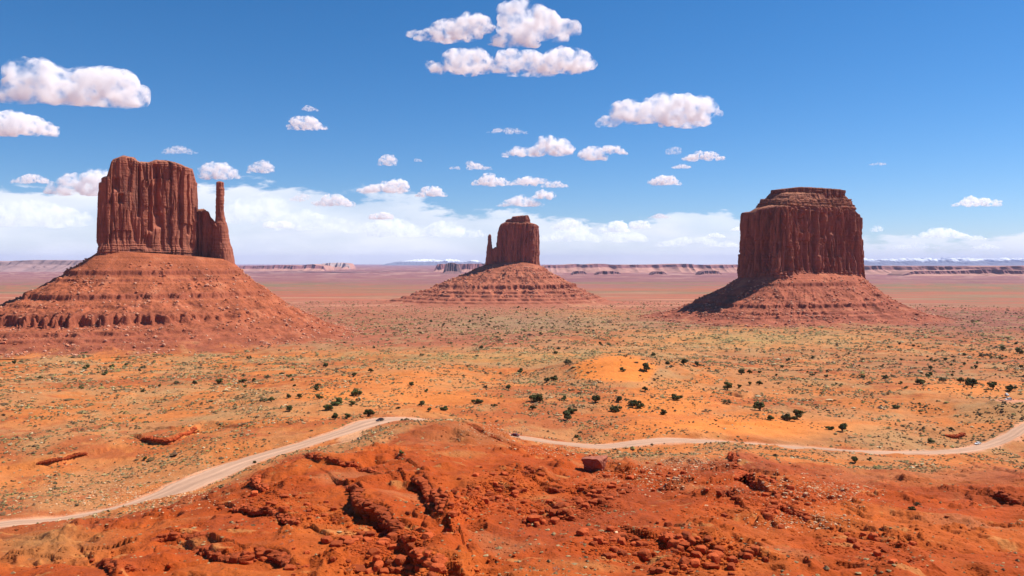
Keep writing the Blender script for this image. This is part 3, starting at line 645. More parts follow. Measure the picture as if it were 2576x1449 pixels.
# Centre butte (far, thumb on its left)
YE = 3300.
bE = empty('sandstone_butte', P2W(515, 264, YE))
footE = [(496, 3290), (500, 3262), (515, 3262), (531, 3268), (537, 3288), (540, 3325), (538, 3390), (520, 3412), (502, 3400), (496, 3350)]
topE = ip([(490, 238), (495, 236), (497, 231), (500.5, 224.6), (505, 222.5), (531, 223.2), (537.5, 224.8), (540, 226)])
botE = ip([(480, 266), (500, 264), (520, 263), (545, 267)])
cliff('cliff', bE, footE, lambda x: botE(x) + 4, topE, sp=2.0, taper=.03, A=(5, 4, 1.5), seed=12, Yref=YE, base_band=.08, flare=.03, grooves=[(505, 2, 226, 262, 7), (520, 1.5, 228, 262, 7), (529, 1.6, 232, 262, 8)])
cliff('saddle', bE, [(485.6, 3290), (490, 3272), (500, 3275), (503, 3310), (496, 3345), (487, 3330)], lambda x: botE(x) + 4, ip([(484, 254), (487.5, 251), (491, 247), (493, 249), (495, 247.5), (505, 247)]), sp=2.0, taper=.06, A=(4, 2.5, 1.5), seed=15, Yref=YE, base_band=.1)
spire('spire', bE, [(234.2, 488.6, 491), (236, 488.2, 491.3), (240, 488, 491.3), (246, 487.2, 492), (251, 486.8, 493), (258, 486, 494), (264, 485, 496)], 3295., sp=1.6, seed=9, A=1.5)
cliff('caprock', bE, [(505.6, 3300), (512, 3284), (526, 3284), (530.3, 3305), (530, 3350), (518, 3370), (506, 3350)], ip([(500, 226), (535, 226)]), ip([(504, 221), (506, 219.7), (511.6, 219), (512.3, 216.9), (520, 216), (528, 215.4), (529.5, 217), (531, 220)]), sp=1.6, taper=.0, A=(3.5, 3, 1.5), strata=1.6, seed=18, Yref=YE, base_band=.9, dark=.9)
footET = [(484, 3292), (497, 3258), (531, 3262), (541, 3300), (540, 3390), (520, 3418), (498, 3405), (485, 3350)]
tE, gE, aE = talus('talus_slope', bE, footET, lambda x: botE(x) - 1, YE, [(0, 330), (60, 310), (90, 310), (115, 360), (150, 430), (180, 430), (-150, 480), (-110, 480), (-90, 420), (-60, 340)], 1.5,
    [(-30, 3, 12, angf(110, 60, .15)), (-58, 2.5, 10, angf(120, 60, .2)), (-92, 6, 18, angf(140, 75, .3)), (-112, 2.5, 9, None), (-124, 2.5, 8, None), (-136, 2.5, 8, None), (-146, 2, 7, None)], 1100, 230, seed=23, gully=8, colr=(.36, .115, .062))
tag(bE, 'smaller distant butte in the centre with a thin spire on its left', 'butte', 'sandstone buttes')
rubble_on('talus_rubble', gE, aE, 2200, 2.0, 7, 'loose boulders on the slope of the central distant butte', '', (.42, .15, .085), seed=5, umax=.7, tri=2.5)

# Right butte (stacked caps)
YM = 2150.
bM = empty('sandstone_butte', P2W(803, 275, 2200))
footM = [(741, 2250), (752, 2200), (777, 2118), (783, 2110), (800, 2150), (832, 2225), (857, 2290), (864.5, 2340), (856, 2410), (815, 2440), (770, 2400), (741, 2330)]
topM = ip([(738, 213), (744, 212.0), (752, 212.0), (755, 209), (770, 205.5), (790, 206), (830, 206.5), (850, 208.5), (860, 212), (866, 215)])
botM = ip([(735, 278), (783, 276), (830, 275), (870, 278)])
cliff('cliff', bM, footM, lambda x: botM(x) + 4, topM, sp=1.5, taper=.045, A=(11, 9, 2.2), seed=31, Yref=YM, base_band=.12, flare=.03,
      grooves=[(791, 1.6, 212, 240, 9), (789, 2.4, 262, 275, 8), (806, 1.6, 214, 232, 8), (812, 1., 222, 262, 9), (824, 3.0, 212, 236, 14), (841, 2.2, 214, 256, 10), (833, 1.2, 210, 232, 8), (852, 1.6, 220, 268, 9), (766, 3, 214, 270, 8)], colr=(.295, .096, .058))
cliff('upper_ledge', bM, [(756.5, 2250), (768, 2205), (786, 2145), (800, 2175), (832, 2245), (855, 2305), (854, 2370), (815, 2400), (775, 2365), (757, 2300)], ip([(740, 211), (870, 211)]), ip([(750, 199), (870, 199)]), sp=1.5, taper=.10, A=(4, 2.5, 1.2), strata=2.8, seed=36, Yref=YM, base_band=.95, topround=.12, colr=(.26, .092, .052))
cliff('sloping_cap', bM, [(762, 2250), (772, 2212), (788, 2165), (800, 2190), (830, 2255), (851, 2310), (849, 2360), (815, 2385), (778, 2350), (763, 2300)], ip([(740, 202), (870, 202)]), ip([(750, 193), (870, 193)]), sp=1.5, taper=.20, A=(3, 2, 1.2), strata=1.2, seed=38, Yref=YM, base_band=.0001, topround=.1, toprough=3.5, colr=(.27, .10, .058))
cliff('caprock', bM, [(771.5, 2265), (775, 2240), (788, 2225), (815, 2245), (843, 2290), (845.5, 2320), (838, 2345), (810, 2345), (782, 2310)], ip([(740, 197), (870, 197)]), ip([(770, 190.2), (780, 189.6), (800, 187.4), (812, 187.8), (830, 189), (846, 190.3)]), sp=1.3, taper=-.02, A=(2.5, 2.2, 1.2), strata=1.0, seed=41, Yref=YM, base_band=.01, topround=.2, dark=.7)
footMT = [(738, 2255), (752, 2195), (780, 2108), (832, 2220), (860, 2285), (866, 2340), (860, 2415), (815, 2448), (768, 2405), (739, 2335)]
tM, gM, aM = talus('talus_slope', bM, footMT, lambda x: botM(x) - 1.5, YM, [(0, 250), (50, 230), (90, 240), (120, 320), (150, 340), (180, 350), (-150, 360), (-120, 340), (-90, 310), (-45, 270)], 1.8,
    [(-57, 4.0, 13, angf(170, 50, .15)), (-70, 1.2, 6, angf(170, 60, .1)), (-108, 3.2, 12, angf(-175, 85, .15)), (-124, 1.6, 7, angf(-160, 45, .1)), (-132, 1.4, 5, None)], 1250, 260, seed=33, gully=5, colr=(.34, .098, .052))
tag(bM, 'broad red butte at the right with a stepped slab cap', 'butte', 'sandstone buttes')
rubble_on('talus_rubble', gM, aM, 4200, 1.2, 5.2, 'loose boulders strewn over the slope of the right butte', '', (.40, .135, .07), seed=6, tri=2.2)
for b in (bW, bE, bM):
    for c in b.children: c.matrix_parent_inverse = Matrix.Translation(-Vector(b.location))
print('buttes', time.time() - T0)

# ------------------------------------------------------------------ far mesas and snowy mountains
def mesa(name, Y, px0, px1, ytops, depth, label, seed, cliff_frac=.32, cat='mesa', group=None, cliffc=(.22, .09, .09), slopec=(.42, .21, .16), spread=3.2, nx=700, mount=False, kind=None, rough=1.0):
    f = ip(ytops); n = nx; pxs = np.linspace(px0, px1, n); X = (pxs - CX) / F * Y
    zt = -(f(pxs) - HY) / F * Y; zg = -166.; hgt = zt - zg; wX = X[-1] - X[0]
    f0 = f; zt = zt + (0 if mount else 1) * (zt + 166).max() * .07 * fbm2(X / 500, X * 0 + seed, 3, .6, seed); hgt = zt - zg
    endf = np.clip(np.minimum(pxs - px0, px1 - pxs) / max(3., (px1 - px0) * .04), 0, 1) ** .6
    m = 70; t = np.concatenate([np.linspace(0, 1, 48), 1 + np.linspace(.04, 1, 22)])      # 0 toe .. 1 rim .. 2 back
    al = np.abs(fbm2(X / (depth * .55), X * 0 + seed, 4, .6, seed)) * 2 * (.35 + 1.1 * np.clip(p2(X / (depth * 2.3), X * 0 + seed, 77) + .3, 0, 1))           # alcoves along the front
    V = np.zeros((n, m, 3)); Cc = np.zeros((n, m, 3))
    for j, tt in enumerate(t):
        run = hgt.max() * spread
        if tt <= 1:
            yy = Y - run * (1 - tt) + al * depth * .22 * (1 - .3 * (1 - tt))
            g = fbm2(X / (depth * .16), tt * 2 + X * 0, 3, .55, seed + 3)
            q = tt ** 1.25 * (1 - cliff_frac) if tt < .82 else (1 - cliff_frac) * .82 ** 1.25 + (tt - .82) / .18 * (1 - (1 - cliff_frac) * .82 ** 1.25)
            if mount: q = tt
            h = hgt * endf * q + rough * hgt * .05 * g * math.sin(math.pi * min(tt, 1))
            yy = yy + g * run * .12
        else: yy = Y + depth * (tt - 1) * 1.0 + al * depth * .22 * (2 - tt); h = hgt * endf * (1 + .01 * p2(X / 200, tt + X * 0, 4))
        if mount:
            rdg = 1 - np.abs(fbm2(X / (depth * .35), tt * 1.6 + X * 0, 5, .55, seed + 5)) * 1.1
            yy = Y + depth * (tt - 1) + 0 * X; h = hgt * endf * np.clip(1 - abs(tt - 1), 0, 1) ** .7 * rdg
        V[:, j] = np.stack([X * (1 + 0 * yy), yy, zg + h], 1)
        if mount:
            sn = sm(.45, .62, h / hgt.max() + .15 * fbm2(X / 900, tt * 4 + X * 0, 4, .6, 3)); c = np.array([.16, .17, .2])[None] * (1 - sn[:, None]) + np.array([.85, .87, .9])[None] * sn[:, None]
        else:
            k = (.82 < tt < 1.02); c = (np.array(cliffc) if k else np.array(slopec))[None] * (1 + .18 * fbm2(X / 300, tt * 3 + X * 0, 3, .6, 8))[:, None]
        Cc[:, j] = c
    V[:, :, 0] *= 1.0
    o = link(name, mkmesh(name, V.reshape(-1, 3), gridfaces(n, m)[:, ::-1], M_MESA, Cc.reshape(-1, 3))); tag(o, label, cat, group, kind); return o
mg = 'far mesas along the horizon'
mesa('mesa', 15500, -60, 96, [(-60, 260.5), (0, 262.3), (8, 260.6), (16, 260.4), (60, 260.2), (78, 260.8), (96, 264)], 2500, 'flat grey-violet mesa on the horizon left of the left butte', 3, .2, group=mg, cliffc=(.24, .15, .14), slopec=(.33, .20, .18))
mesa('mesa', 17000, 236, 325, [(236, 266), (252, 266.2), (275, 265.2), (300, 265.6), (310, 264.4), (322, 265.8)], 900, 'low pink mesa with small knobs right of the left butte', 5, .5, group=mg)
mesa('mesa', 21000, 318, 350, [(318, 263.6), (332, 262.6), (345, 263.2), (350, 264)], 800, 'tiny pale mesa between the left and the centre butte', 6, .5, group=mg, cliffc=(.4, .3, .28))
mesa('mesa', 15000, 434, 492, [(434, 264.6), (440, 263.8), (455, 264.0), (470, 263.4), (492, 263.2)], 700, 'pink cliff-edged mesa just left of the centre butte', 8, .6, group=mg)
mesa('mesa', 12500, 443, 461, [(443, 266), (447, 263.9), (452, 263.4), (457, 264.6), (461, 266.5)], 350, 'small dark blue rock outcrop left of the centre butte', 9, .7, group=mg, cliffc=(.12, .07, .07), slopec=(.2, .1, .09))
mesa('mesa', 14000, 538, 752, [(538, 265.6), (560, 265.4), (575, 263.9), (590, 264.6), (605, 264.3), (622, 265.1), (645, 264.6), (668, 264.2), (700, 264.6), (752, 264.8)], 1500, 'long pink cliff-rimmed mesa between the centre and right buttes', 11, .22, group=mg, nx=900)
for i, (a, b, yt, lb) in enumerate([(572, 588, 270.8, 'short dark outcrop in front of the long mesa, nearest the centre butte'), (596, 622, 271, 'second dark outcrop in front of the long mesa'), (652, 668, 271.2, 'third dark outcrop in front of the long mesa'), (700, 722, 270.4, 'dark outcrop in front of the long mesa, close to the right butte')]):
    mesa('mesa', 11200, a, b, [(a, yt + 1.5), ((a * 2 + b) / 3, yt), ((a + b) / 2, yt + .5), ((a + 2 * b) / 3, yt + .1), (b, yt + 1.6)], 300, lb, 20 + i, .6, group=mg, nx=200, cliffc=(.16, .07, .075), slopec=(.3, .14, .12))
mesa('mesa', 11800, 850, 1110, [(850, 266.2), (880, 266.0), (900, 266.6), (950, 266.1), (1000, 266.4), (1110, 266)], 1300, 'long scalloped violet mesa right of the right butte', 31, .3, group=mg, nx=900, cliffc=(.22, .095, .09))
mesa('mesa', 10400, 905, 1110, [(905, 272), (925, 270.6), (960, 270.9), (985, 269.6), (1024, 270.6), (1110, 271)], 500, 'lower front mesa with bright slopes at the right edge', 35, .5, group=mg, nx=500)
mesa('mountains', 62000, 388, 484, [(388, 263), (402, 261), (420, 258.6), (430, 258.9), (450, 258.3), (462, 260.4), (475, 259.6), (484, 262)], 5000, 'snowy mountain range on the horizon left of the centre butte', 41, mount=True, kind='structure', cat='mountains', nx=300)
mesa('mountains', 56000, 840, 1120, [(840, 259), (866, 257.6), (900, 256.8), (940, 257.4), (980, 257.2), (1024, 257.8), (1120, 258)], 5000, 'long snowy mountain range on the horizon right of the right butte', 43, mount=True, kind='structure', cat='mountains', nx=700)

# ------------------------------------------------------------------ ledge outcrops
def place(px, py):                       # columns/rows in 1024 frame -> world ground points
    x, y = ray_hit(px, py, Hg, 100, 5000, 900); return np.stack([x, y, Hg(x, y)], 1)
protosL = [rock_shape(ICO3, 50 + k, 6, .62, .03) for k in range(12)]
for nm, C, hg, sz, lab in LED:
    if sz <= 0: continue
    seg = np.linalg.norm(np.diff(C, axis=0), axis=1); L = np.concatenate([[0], np.cumsum(seg)]); n = int(L[-1] / (sz * .5)) + 3
    pos, size = [], []
    r = np.random.default_rng(hash(nm) % 1000 if False else sum(map(ord, nm)))
    t = np.sort(r.uniform(0, L[-1], int(n * 3.6))); cx = np.interp(t, L, C[:, 0]); cy = np.interp(t, L, C[:, 1])
    T = np.stack([np.interp(t, L, np.gradient(C[:, 0])), np.interp(t, L, np.gradient(C[:, 1]))], 1); T /= np.linalg.norm(T, axis=1)[:, None]; NL = np.stack([-T[:, 1], T[:, 0]], 1)
    off = np.clip(r.normal(.2, .45, len(t)), -.8, 1.0) * sz; x = cx + NL[:, 0] * off; y = cy + NL[:, 1] * off
    off[::3] = sz * .15; s = sz * r.uniform(.45, 1.15, len(t)) * .72; s[::3] = sz * 1.0; x = cx + NL[:, 0] * off; y = cy + NL[:, 1] * off
    zh = Hg(cx + NL[:, 0] * 2.2, cy + NL[:, 1] * 2.2); z = np.where(off > -.4 * sz, zh - s * .42 + r.uniform(-.7, .05, len(t)), Hg(x, y) + s * .1)
    zs_ = z[::3].copy()
    for _ in range(4): zs_[1:-1] = (zs_[:-2] + zs_[1:-1] * 2 + zs_[2:]) / 4
    z[::3] = zs_
    col = np.array([.36, .066, .018])[None] * r.uniform(.75, 1.15, (len(t), 1))
    o = link('rock_ledge', scatter_mesh('rock_ledge', protosL, np.stack([x, y, z], 1), s, r.uniform(0, 6.28, len(t)), col, M_ROCK, squash=r.uniform(.5, 1.0, len(t)))); tag(o, lab, 'rock ledge', 'rock ledges across the red foreground')
# earth banks (no blocks) are part of the ground relief

# ------------------------------------------------------------------ boulders
protos_b = []
for k in range(14):
    V, Fc = rock_shape(ICO3, 200 + k, 7, .75, .035)
    V[:, 2] += .25
    protos_b.append(mkmesh('boulder', V, Fc, M_ROCK, np.tile(np.array([.36, .067, .018]) * (.8 + .035 * k), (len(V), 1)), smooth=False))
pale_b = [mkmesh('boulder', *rock_shape(ICO3, 300 + k, 10, .55, .04), M_ROCK, np.tile([.62, .36, .2], (len(ICO3[0]), 1)), smooth=False) for k in range(3)]
Z4 = lambda x, y: ((900 + x * .3824) / 4, (1750 + y * .3824) / 4)     # zoomed crops -> 1024 frame
Z5 = lambda x, y: ((1650 + x * .3824) / 4, (1750 + y * .3824) / 4)
Z6 = lambda x, y: ((2350 + x * .3824) / 4, (1750 + y * .3824) / 4)
NAMED = []   # (px, py, width in crop px, label, pale)
for f, lst in ((Z4, [(1660, 1370, 130, 'largest rounded boulder at the bottom, left of the middle'), (1765, 1390, 100, 'smooth boulder leaning on the largest one at the bottom'), (60, 1240, 120, 'rounded boulder under the lower left ledge'), (720, 1150, 50, 'small boulder above the hollow of the lower left ledge'), (1130, 1250, 75, 'boulder on the slope left of the black-shadowed ledge'), (1285, 1275, 65, 'lower boulder beside a low cluster left of the largest one'), (1915, 775, 60, 'lone boulder on the smooth slope right of the long broken ledge'), (130, 930, 60, 'lone boulder between the lower left ledges'), (1230, 1045, 75, 'boulder at the top of the pile below the long broken ledge'), (715, 1420, 60, 'small boulder at the bottom edge, lower left'), (1900, 1040, 110, 'knobbly boulder just below the long broken ledge'), (1975, 1035, 80, 'boulder right of the knobbly one below the long broken ledge'), (860, 1185, 80, 'boulder on top of the hollow ledge end'), (1835, 310, 50, 'small boulder below the crest of the brown hill'), (1600, 295, 40, 'lone small boulder in the basin below the crest')]),
               (Z5, [(815, 635, 75, 'front block of the row of blocks in the central rubble'), (895, 650, 60, 'second block of the row in the central rubble'), (955, 690, 60, 'lowest block of the row in the central rubble'), (435, 560, 65, 'round boulder at the end of the central crumbling ledge'), (720, 300, 40, 'square block on the crest of the central hill'), (260, 1335, 150, 'elongated orange boulder near the bottom, beside a pale shrub'), (160, 1200, 90, 'boulder perched over the hollow outcrop at the bottom'), (1300, 890, 90, 'boulder on a pedestal below the central rubble'), (1370, 865, 80, 'leaning slab right of the pedestal boulder'), (1490, 865, 70, 'boulder right of the leaning slab'), (1215, 905, 60, 'boulder with a pale base below the central rubble'), (1175, 865, 60, 'grey-brown block below the central rubble'), (1895, 1090, 100, 'split boulder in the lower right rubble'), (1835, 1040, 80, 'boulder above the split boulder'), (1430, 740, 100, 'overhanging block in the rubble right of the middle'), (1700, 570, 40, 'pointed stone on the bare slope right of the middle'), (300, 895, 60, 'square block left of the pale shrub in the foreground'), (385, 955, 80, 'block beside the pale shrub in the foreground'), (175, 985, 50, 'block at the edge of the foreground slope'), (1970, 960, 50, 'small red block on the lower right slope')]),
               (Z6, [(735, 875, 65, 'left one of two big red boulders on the right-hand slope'), (850, 890, 90, 'right one of two big red boulders on the right-hand slope'), (800, 845, 50, 'small boulder behind the two big red ones'), (1005, 925, 55, 'triangular boulder right of the two big red ones'), (1160, 1035, 80, 'purple-brown boulder on the lower right slope'), (935, 400, 85, 'pale slab standing in the basin below the road'), (870, 355, 50, 'dark block beside the pale slab'), (760, 265, 60, 'flat grey block at the rim below the road'), (240, 945, 85, 'tall grey-brown block split from a pale one'), (300, 975, 60, 'pale stone beside the tall grey-brown block'), (700, 1375, 100, 'dark red boulder at the bottom right, left of a pair'), (765, 1370, 100, 'second boulder of the pair at the bottom right'), (830, 1310, 85, 'boulder above the pair at the bottom right'), (905, 1390, 110, 'boulder right of the pair at the bottom right'), (1010, 1350, 80, 'boulder with a flat face at the bottom right'), (1075, 1385, 90, 'low boulder at the bottom edge, right'), (525, 1335, 75, 'rounded boulder at the foot of the lower right slope'), (1240, 690, 70, 'largest pale stone of the pale rubble streak'), (1240, 1330, 60, 'boulder on the smooth slope at the bottom right'), (1500, 1410, 90, 'dark boulder at the bottom edge far right'), (910, 1080, 160, 'broad overhanging red outcrop block at the lower right'), (1980, 760, 80, 'rounded block in the dark outcrop at the right'), (610, 935, 70, 'upright block left of the big red boulders'), (135, 965, 50, 'red block left of the tall grey-brown block')])):
    for it in lst:
        px, py = f(it[0], it[1]); NAMED.append((px, py, it[2] * .3824 / 4, it[3], 'pale' in it[3] and 'beside' not in it[3] and 'base' not in it[3] and 'split from' not in it[3] or it[3].startswith('pale')))
pos = place([a[0] for a in NAMED], [a[1] + a[2] * .35 for a in NAMED])
bgrp = 'boulders scattered over the red foreground'
for k, (a, p) in enumerate(zip(NAMED, pos)):
    o = link('boulder', random.choice(pale_b if a[4] else protos_b)); s = a[2] * p[1] / F * .52; o.location = (p[0], p[1], p[2] - s * .05); o.scale = (s, s * random.uniform(.85, 1.1), s * random.uniform(.8, 1.05)); o.rotation_euler = (0, 0, random.uniform(0, 6.28))
    tag(o, a[3], 'boulder', bgrp)
# big block below the road
W, Fc = rock_shape(ICO4, 905, 5, 1.0, .0); W = W / np.abs(W).max(0); W[:, 2] = np.minimum(W[:, 2], .60 + .12 * W[:, 0]); W[:, :2] *= (1 + .20 * W[:, 2:3])
W *= [3.9, 3.0, 3.2]; W += .35 * np.stack([fbm3(W[:, 0] / 1.6, W[:, 1] / 1.6, W[:, 2] / .55, 4, .6, q_) for q_ in (8, 9, 10)], 1) * [1, 1, .4]
bb = place([595], [469.5])[0]
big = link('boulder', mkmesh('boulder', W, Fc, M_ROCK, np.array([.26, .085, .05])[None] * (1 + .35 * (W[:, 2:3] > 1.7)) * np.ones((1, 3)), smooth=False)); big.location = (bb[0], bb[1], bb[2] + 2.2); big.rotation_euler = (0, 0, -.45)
tag(big, 'huge square block with a flat top standing just below the road', 'boulder', bgrp)
# zones of loose boulders: (cx,cy,rx,ry,count,size m,region phrase)
RZ = [(468, 505, 30, 12, 16, .9, 'between the central crumbling ledge and the smooth slope'), (505, 488, 26, 14, 34, .95, 'in the central rubble field below the square block'), (545, 512, 30, 9, 24, 1.1, 'along the lower edge of the central rubble'), (590, 500, 22, 16, 26, 1.0, 'in the rubble right of the middle'),
      (380, 540, 40, 14, 30, 1.05, 'on the slope under the long broken ledge'), (410, 570, 50, 8, 24, 1.1, 'along the bottom edge left of the middle'), (625, 545, 34, 14, 34, 1.0, 'in the lower right rubble fan'), (705, 555, 40, 14, 36, 1.0, 'around the pair of boulders at the bottom right'), (270, 500, 34, 14, 22, .9, 'on the slope below the widened road'),
      (640, 478, 40, 14, 22, .9, 'in the hollow below the road'), (760, 500, 50, 14, 26, .9, 'around the dark outcrop at the right'), (870, 545, 70, 18, 20, .8, 'on the far right slope'), (320, 515, 40, 10, 14, .8, 'near the crooked ledge')]
rest_pos, rest_size, rest_pale = [], [], []
rb = np.random.default_rng(5); nb_ = 0
for zi, (cx_, cy_, rx_, ry_, cnt, sz_, phrase) in enumerate(RZ):
    n = cnt * 26; a = rb.normal(size=(n, 2)) * .6; px = cx_ + a[:, 0] * rx_; py = np.minimum(cy_ + a[:, 1] * ry_, 585); P = place(px, py)
    s = sz_ * np.exp(rb.normal(size=n) * .45) * .38; o_ = np.argsort(-s)
    cnt2 = int(cnt * .78)
    for k in o_[:cnt2]:
        o = link('boulder', protos_b[rb.integers(0, 14)]); sc = min(s[k], 1.5); o.location = (P[k, 0], P[k, 1], P[k, 2] - sc * .05); o.scale = (sc, sc * rb.uniform(.8, 1.2), sc * rb.uniform(.7, 1.1)); o.rotation_euler = (0, 0, rb.uniform(0, 6.28))
        tag(o, 'one of the loose red boulders ' + phrase, 'boulder', bgrp); nb_ += 1
    rest_pos.append(P[o_[cnt2:]]); rest_size.append(s[o_[cnt2:]] * .8)
print('boulders', nb_, time.time() - T0)
# small stones: one stuff object
n = 26000; px = rb.uniform(-30, 1054, n); py = 576 + 12 - (576 - 405) * rb.random(n) ** .85
bd = np.interp(px, BORDER[:, 0], BORDER[:, 1]); dn = fbm2(px / 40, py / 14, 3, .6, 77); keep = ((py > bd) & (rb.random(n) < np.clip(.15 + dn * 1.6, .02, 1))) | ((py <= bd) & (rb.random(n) < np.clip(dn - .1, 0, .4)))
extra = []
for (cx_, cy_, rx_, ry_, c) in ((830, 492, 40, 8, 900), (800, 520, 40, 8, 700), (120, 495, 70, 14, 1800), (165, 490, 30, 10, 600), (690, 462, 30, 7, 700), (560, 448, 30, 6, 700), (500, 432, 30, 6, 500), (655, 478, 40, 12, 700), (780, 486, 50, 10, 800)):
    a = rb.normal(size=(c, 2)) * .7; extra.append(np.stack([cx_ + a[:, 0] * rx_, cy_ + a[:, 1] * ry_], 1))
extra = np.vstack(extra); q = np.vstack([np.stack([px[keep], py[keep]], 1), extra]); P = place(q[:, 0], q[:, 1])
s = np.exp(rb.normal(size=len(P)) * .5) * .17 * np.sqrt(P[:, 1] / 170); pale = np.zeros(len(P)); pale[keep.sum():] = rb.random(len(extra)) < .55
P = np.vstack([P] + rest_pos); s = np.concatenate([s] + rest_size); pale = np.concatenate([pale, np.zeros(len(P) - len(pale))])
dr_, _, wr_, _ = polydist(P[:, 0], P[:, 1], road_c, road_w); ok = (dr_ > wr_ + .5) & (P[:, 1] < 1000); P, s, pale = P[ok], s[ok], pale[ok]
base_a = albedo(P[:, 0], P[:, 1]); col = base_a * rb.uniform(.75, 1.25, (len(P), 1)); col = np.where(pale[:, None] > 0, np.array([.62, .38, .21])[None] * rb.uniform(.7, 1.15, (len(P), 1)), col)
so = link('loose_stones', scatter_mesh('loose_stones', [rock_shape(ICO1, 400 + k, 8, .7, 0) for k in range(10)], P, np.minimum(s, .9), rb.uniform(0, 6.28, len(P)), col, M_RUBBLE)); tag(so, 'small loose stones covering the red and pale slopes', 'stones', kind='stuff')
print('stones', len(P), time.time() - T0)

# ------------------------------------------------------------------ scrub: low tufts as stuff
def tuft(seed, base):
    r = np.random.default_rng(seed); V, Fc = base; W = V * (1 + .38 * r.normal(size=(len(V), 1))).clip(.45, 1.6); W[:, 2] = np.abs(W[:, 2]) * .8 - .08; return W, Fc
n = 190000; rs = np.random.default_rng(9)
a = rs.uniform(-.62, .62, n); L = rs.uniform(math.log(120), math.log(3400), n); x = np.exp(L) * np.sin(a); y = np.exp(L) * np.cos(a); px, py = zones(x, y); d = np.exp(L)
dm = dune_mask(px, py, p2(x / 60, y / 60, 5)); bd = np.interp(px, BORDER[:, 0], BORDER[:, 1]); red = sm(-3, 6, py - bd) * (d < 520)
cl = fbm2(x / 55, y / 55, 3, .6, 201) + .5 * p2(x / 12, y / 12, 202)
dens = np.clip(.46 + cl * 1.6, .04, 1) * (1 - .90 * dm) * (1 - .91 * red)
dens *= np.where(py < 330, .8, 1) * np.where((px < 470) & (py < 356) & (py > 335), .4, 1)
gap = blob(px, py, 790, 432, 120, 12) + blob(px, py, 614, 373, 40, 12); dens *= 1 - .8 * np.clip(gap, 0, 1)
rim = blob(px, py, 578, 385, 16, 24) + blob(px, py, 660, 388, 14, 16); dens = np.clip(dens + rim * .6, 0, 1)
dr_, _, wr_, _ = polydist(x, y, road_c, road_w); ds_, _, ws_, _ = polydist(x, y, spur_c, spur_w); dw_, _, ww_, _ = polydist(x, y, wash_c, wash_w)
keep = (rs.random(n) < dens) & (dr_ > wr_ + 1.2) & (ds_ > ws_ + 1) & (dw_ > ww_)
for fp in (footWT, footET, footMT):
    cc_ = np.array(foot_world(fp)).mean(0); keep &= np.hypot(x - cc_[0], y - cc_[1]) > 330
x, y, px, py, d, red = x[keep], y[keep], px[keep], py[keep], d[keep], red[keep]
z = Hg(x, y); s = np.exp(rs.normal(size=len(x)) * .38) * .34 * np.clip(d / 330, .75, 5.5) * np.where(red > .5, .8, 1)
pal = np.array([(.20, .15, .065), (.34, .24, .10), (.50, .36, .20), (.13, .08, .035), (.22, .18, .055), (.38, .24, .12), (.17, .09, .045)])
wgt = np.array([.24, .13, .07, .27, .08, .08, .13]); ci = rs.choice(7, len(x), p=wgt); col = pal[ci] * rs.uniform(.75, 1.2, (len(x), 1)); col = np.where(red[:, None] > .5, np.array([.38, .25, .12]) * rs.uniform(.5, 1.1, (len(x), 1)), col)
gk = np.clip(blob(px, py, 760, 339, 110, 10) + blob(px, py, 480, 358, 160, 6), 0, 1)[:, None] * .6; col = col * (1 - gk) + np.array([.38, .29, .12]) * gk
far = d > 330
tf = link('desert_scrub', scatter_mesh('desert_scrub', [tuft(600 + k, ICO1) for k in range(12)], np.stack([x, y, z], 1), s, rs.uniform(0, 6.28, len(x)), col, M_SCRUB, squash=rs.uniform(.6, 1.1, len(x)))); tag(tf, 'low grey-green and tan sagebrush tufts dotting the desert', 'scrub', kind='stuff')
print('scrub', len(x), time.time() - T0)

# ------------------------------------------------------------------ junipers
M_LEAF = earth_mat('juniper_foliage', scales=((1.2, 3, .35), (6, 2, .25)), bump=(), rough=.8, objrand=True)
M_BARK = earth_mat('bark', base=(.13, .085, .055), scales=((3, 3, .3),), bump=())
def branch_tubes(segs, k=5):
    Vs, Fs = [], []; off = 0
    for (a, b, ra, rb_) in segs:
        a = np.array(a, float); b = np.array(b, float); t = b - a; t /= np.linalg.norm(t) + 1e-9; u = np.cross(t, [0, 0, 1.0] if abs(t[2]) < .9 else [1., 0, 0]); u /= np.linalg.norm(u); v = np.cross(t, u)
        th = np.linspace(0, 2 * np.pi, k, endpoint=False); ring = np.cos(th)[:, None] * u + np.sin(th)[:, None] * v
        Vs += [a + ring * ra, b + ring * rb_]; i = np.arange(k); Fs.append(np.stack([off + i, off + (i + 1) % k, off + k + (i + 1) % k, off + k + i], 1)); off += 2 * k
    return np.vstack(Vs), np.vstack(Fs)
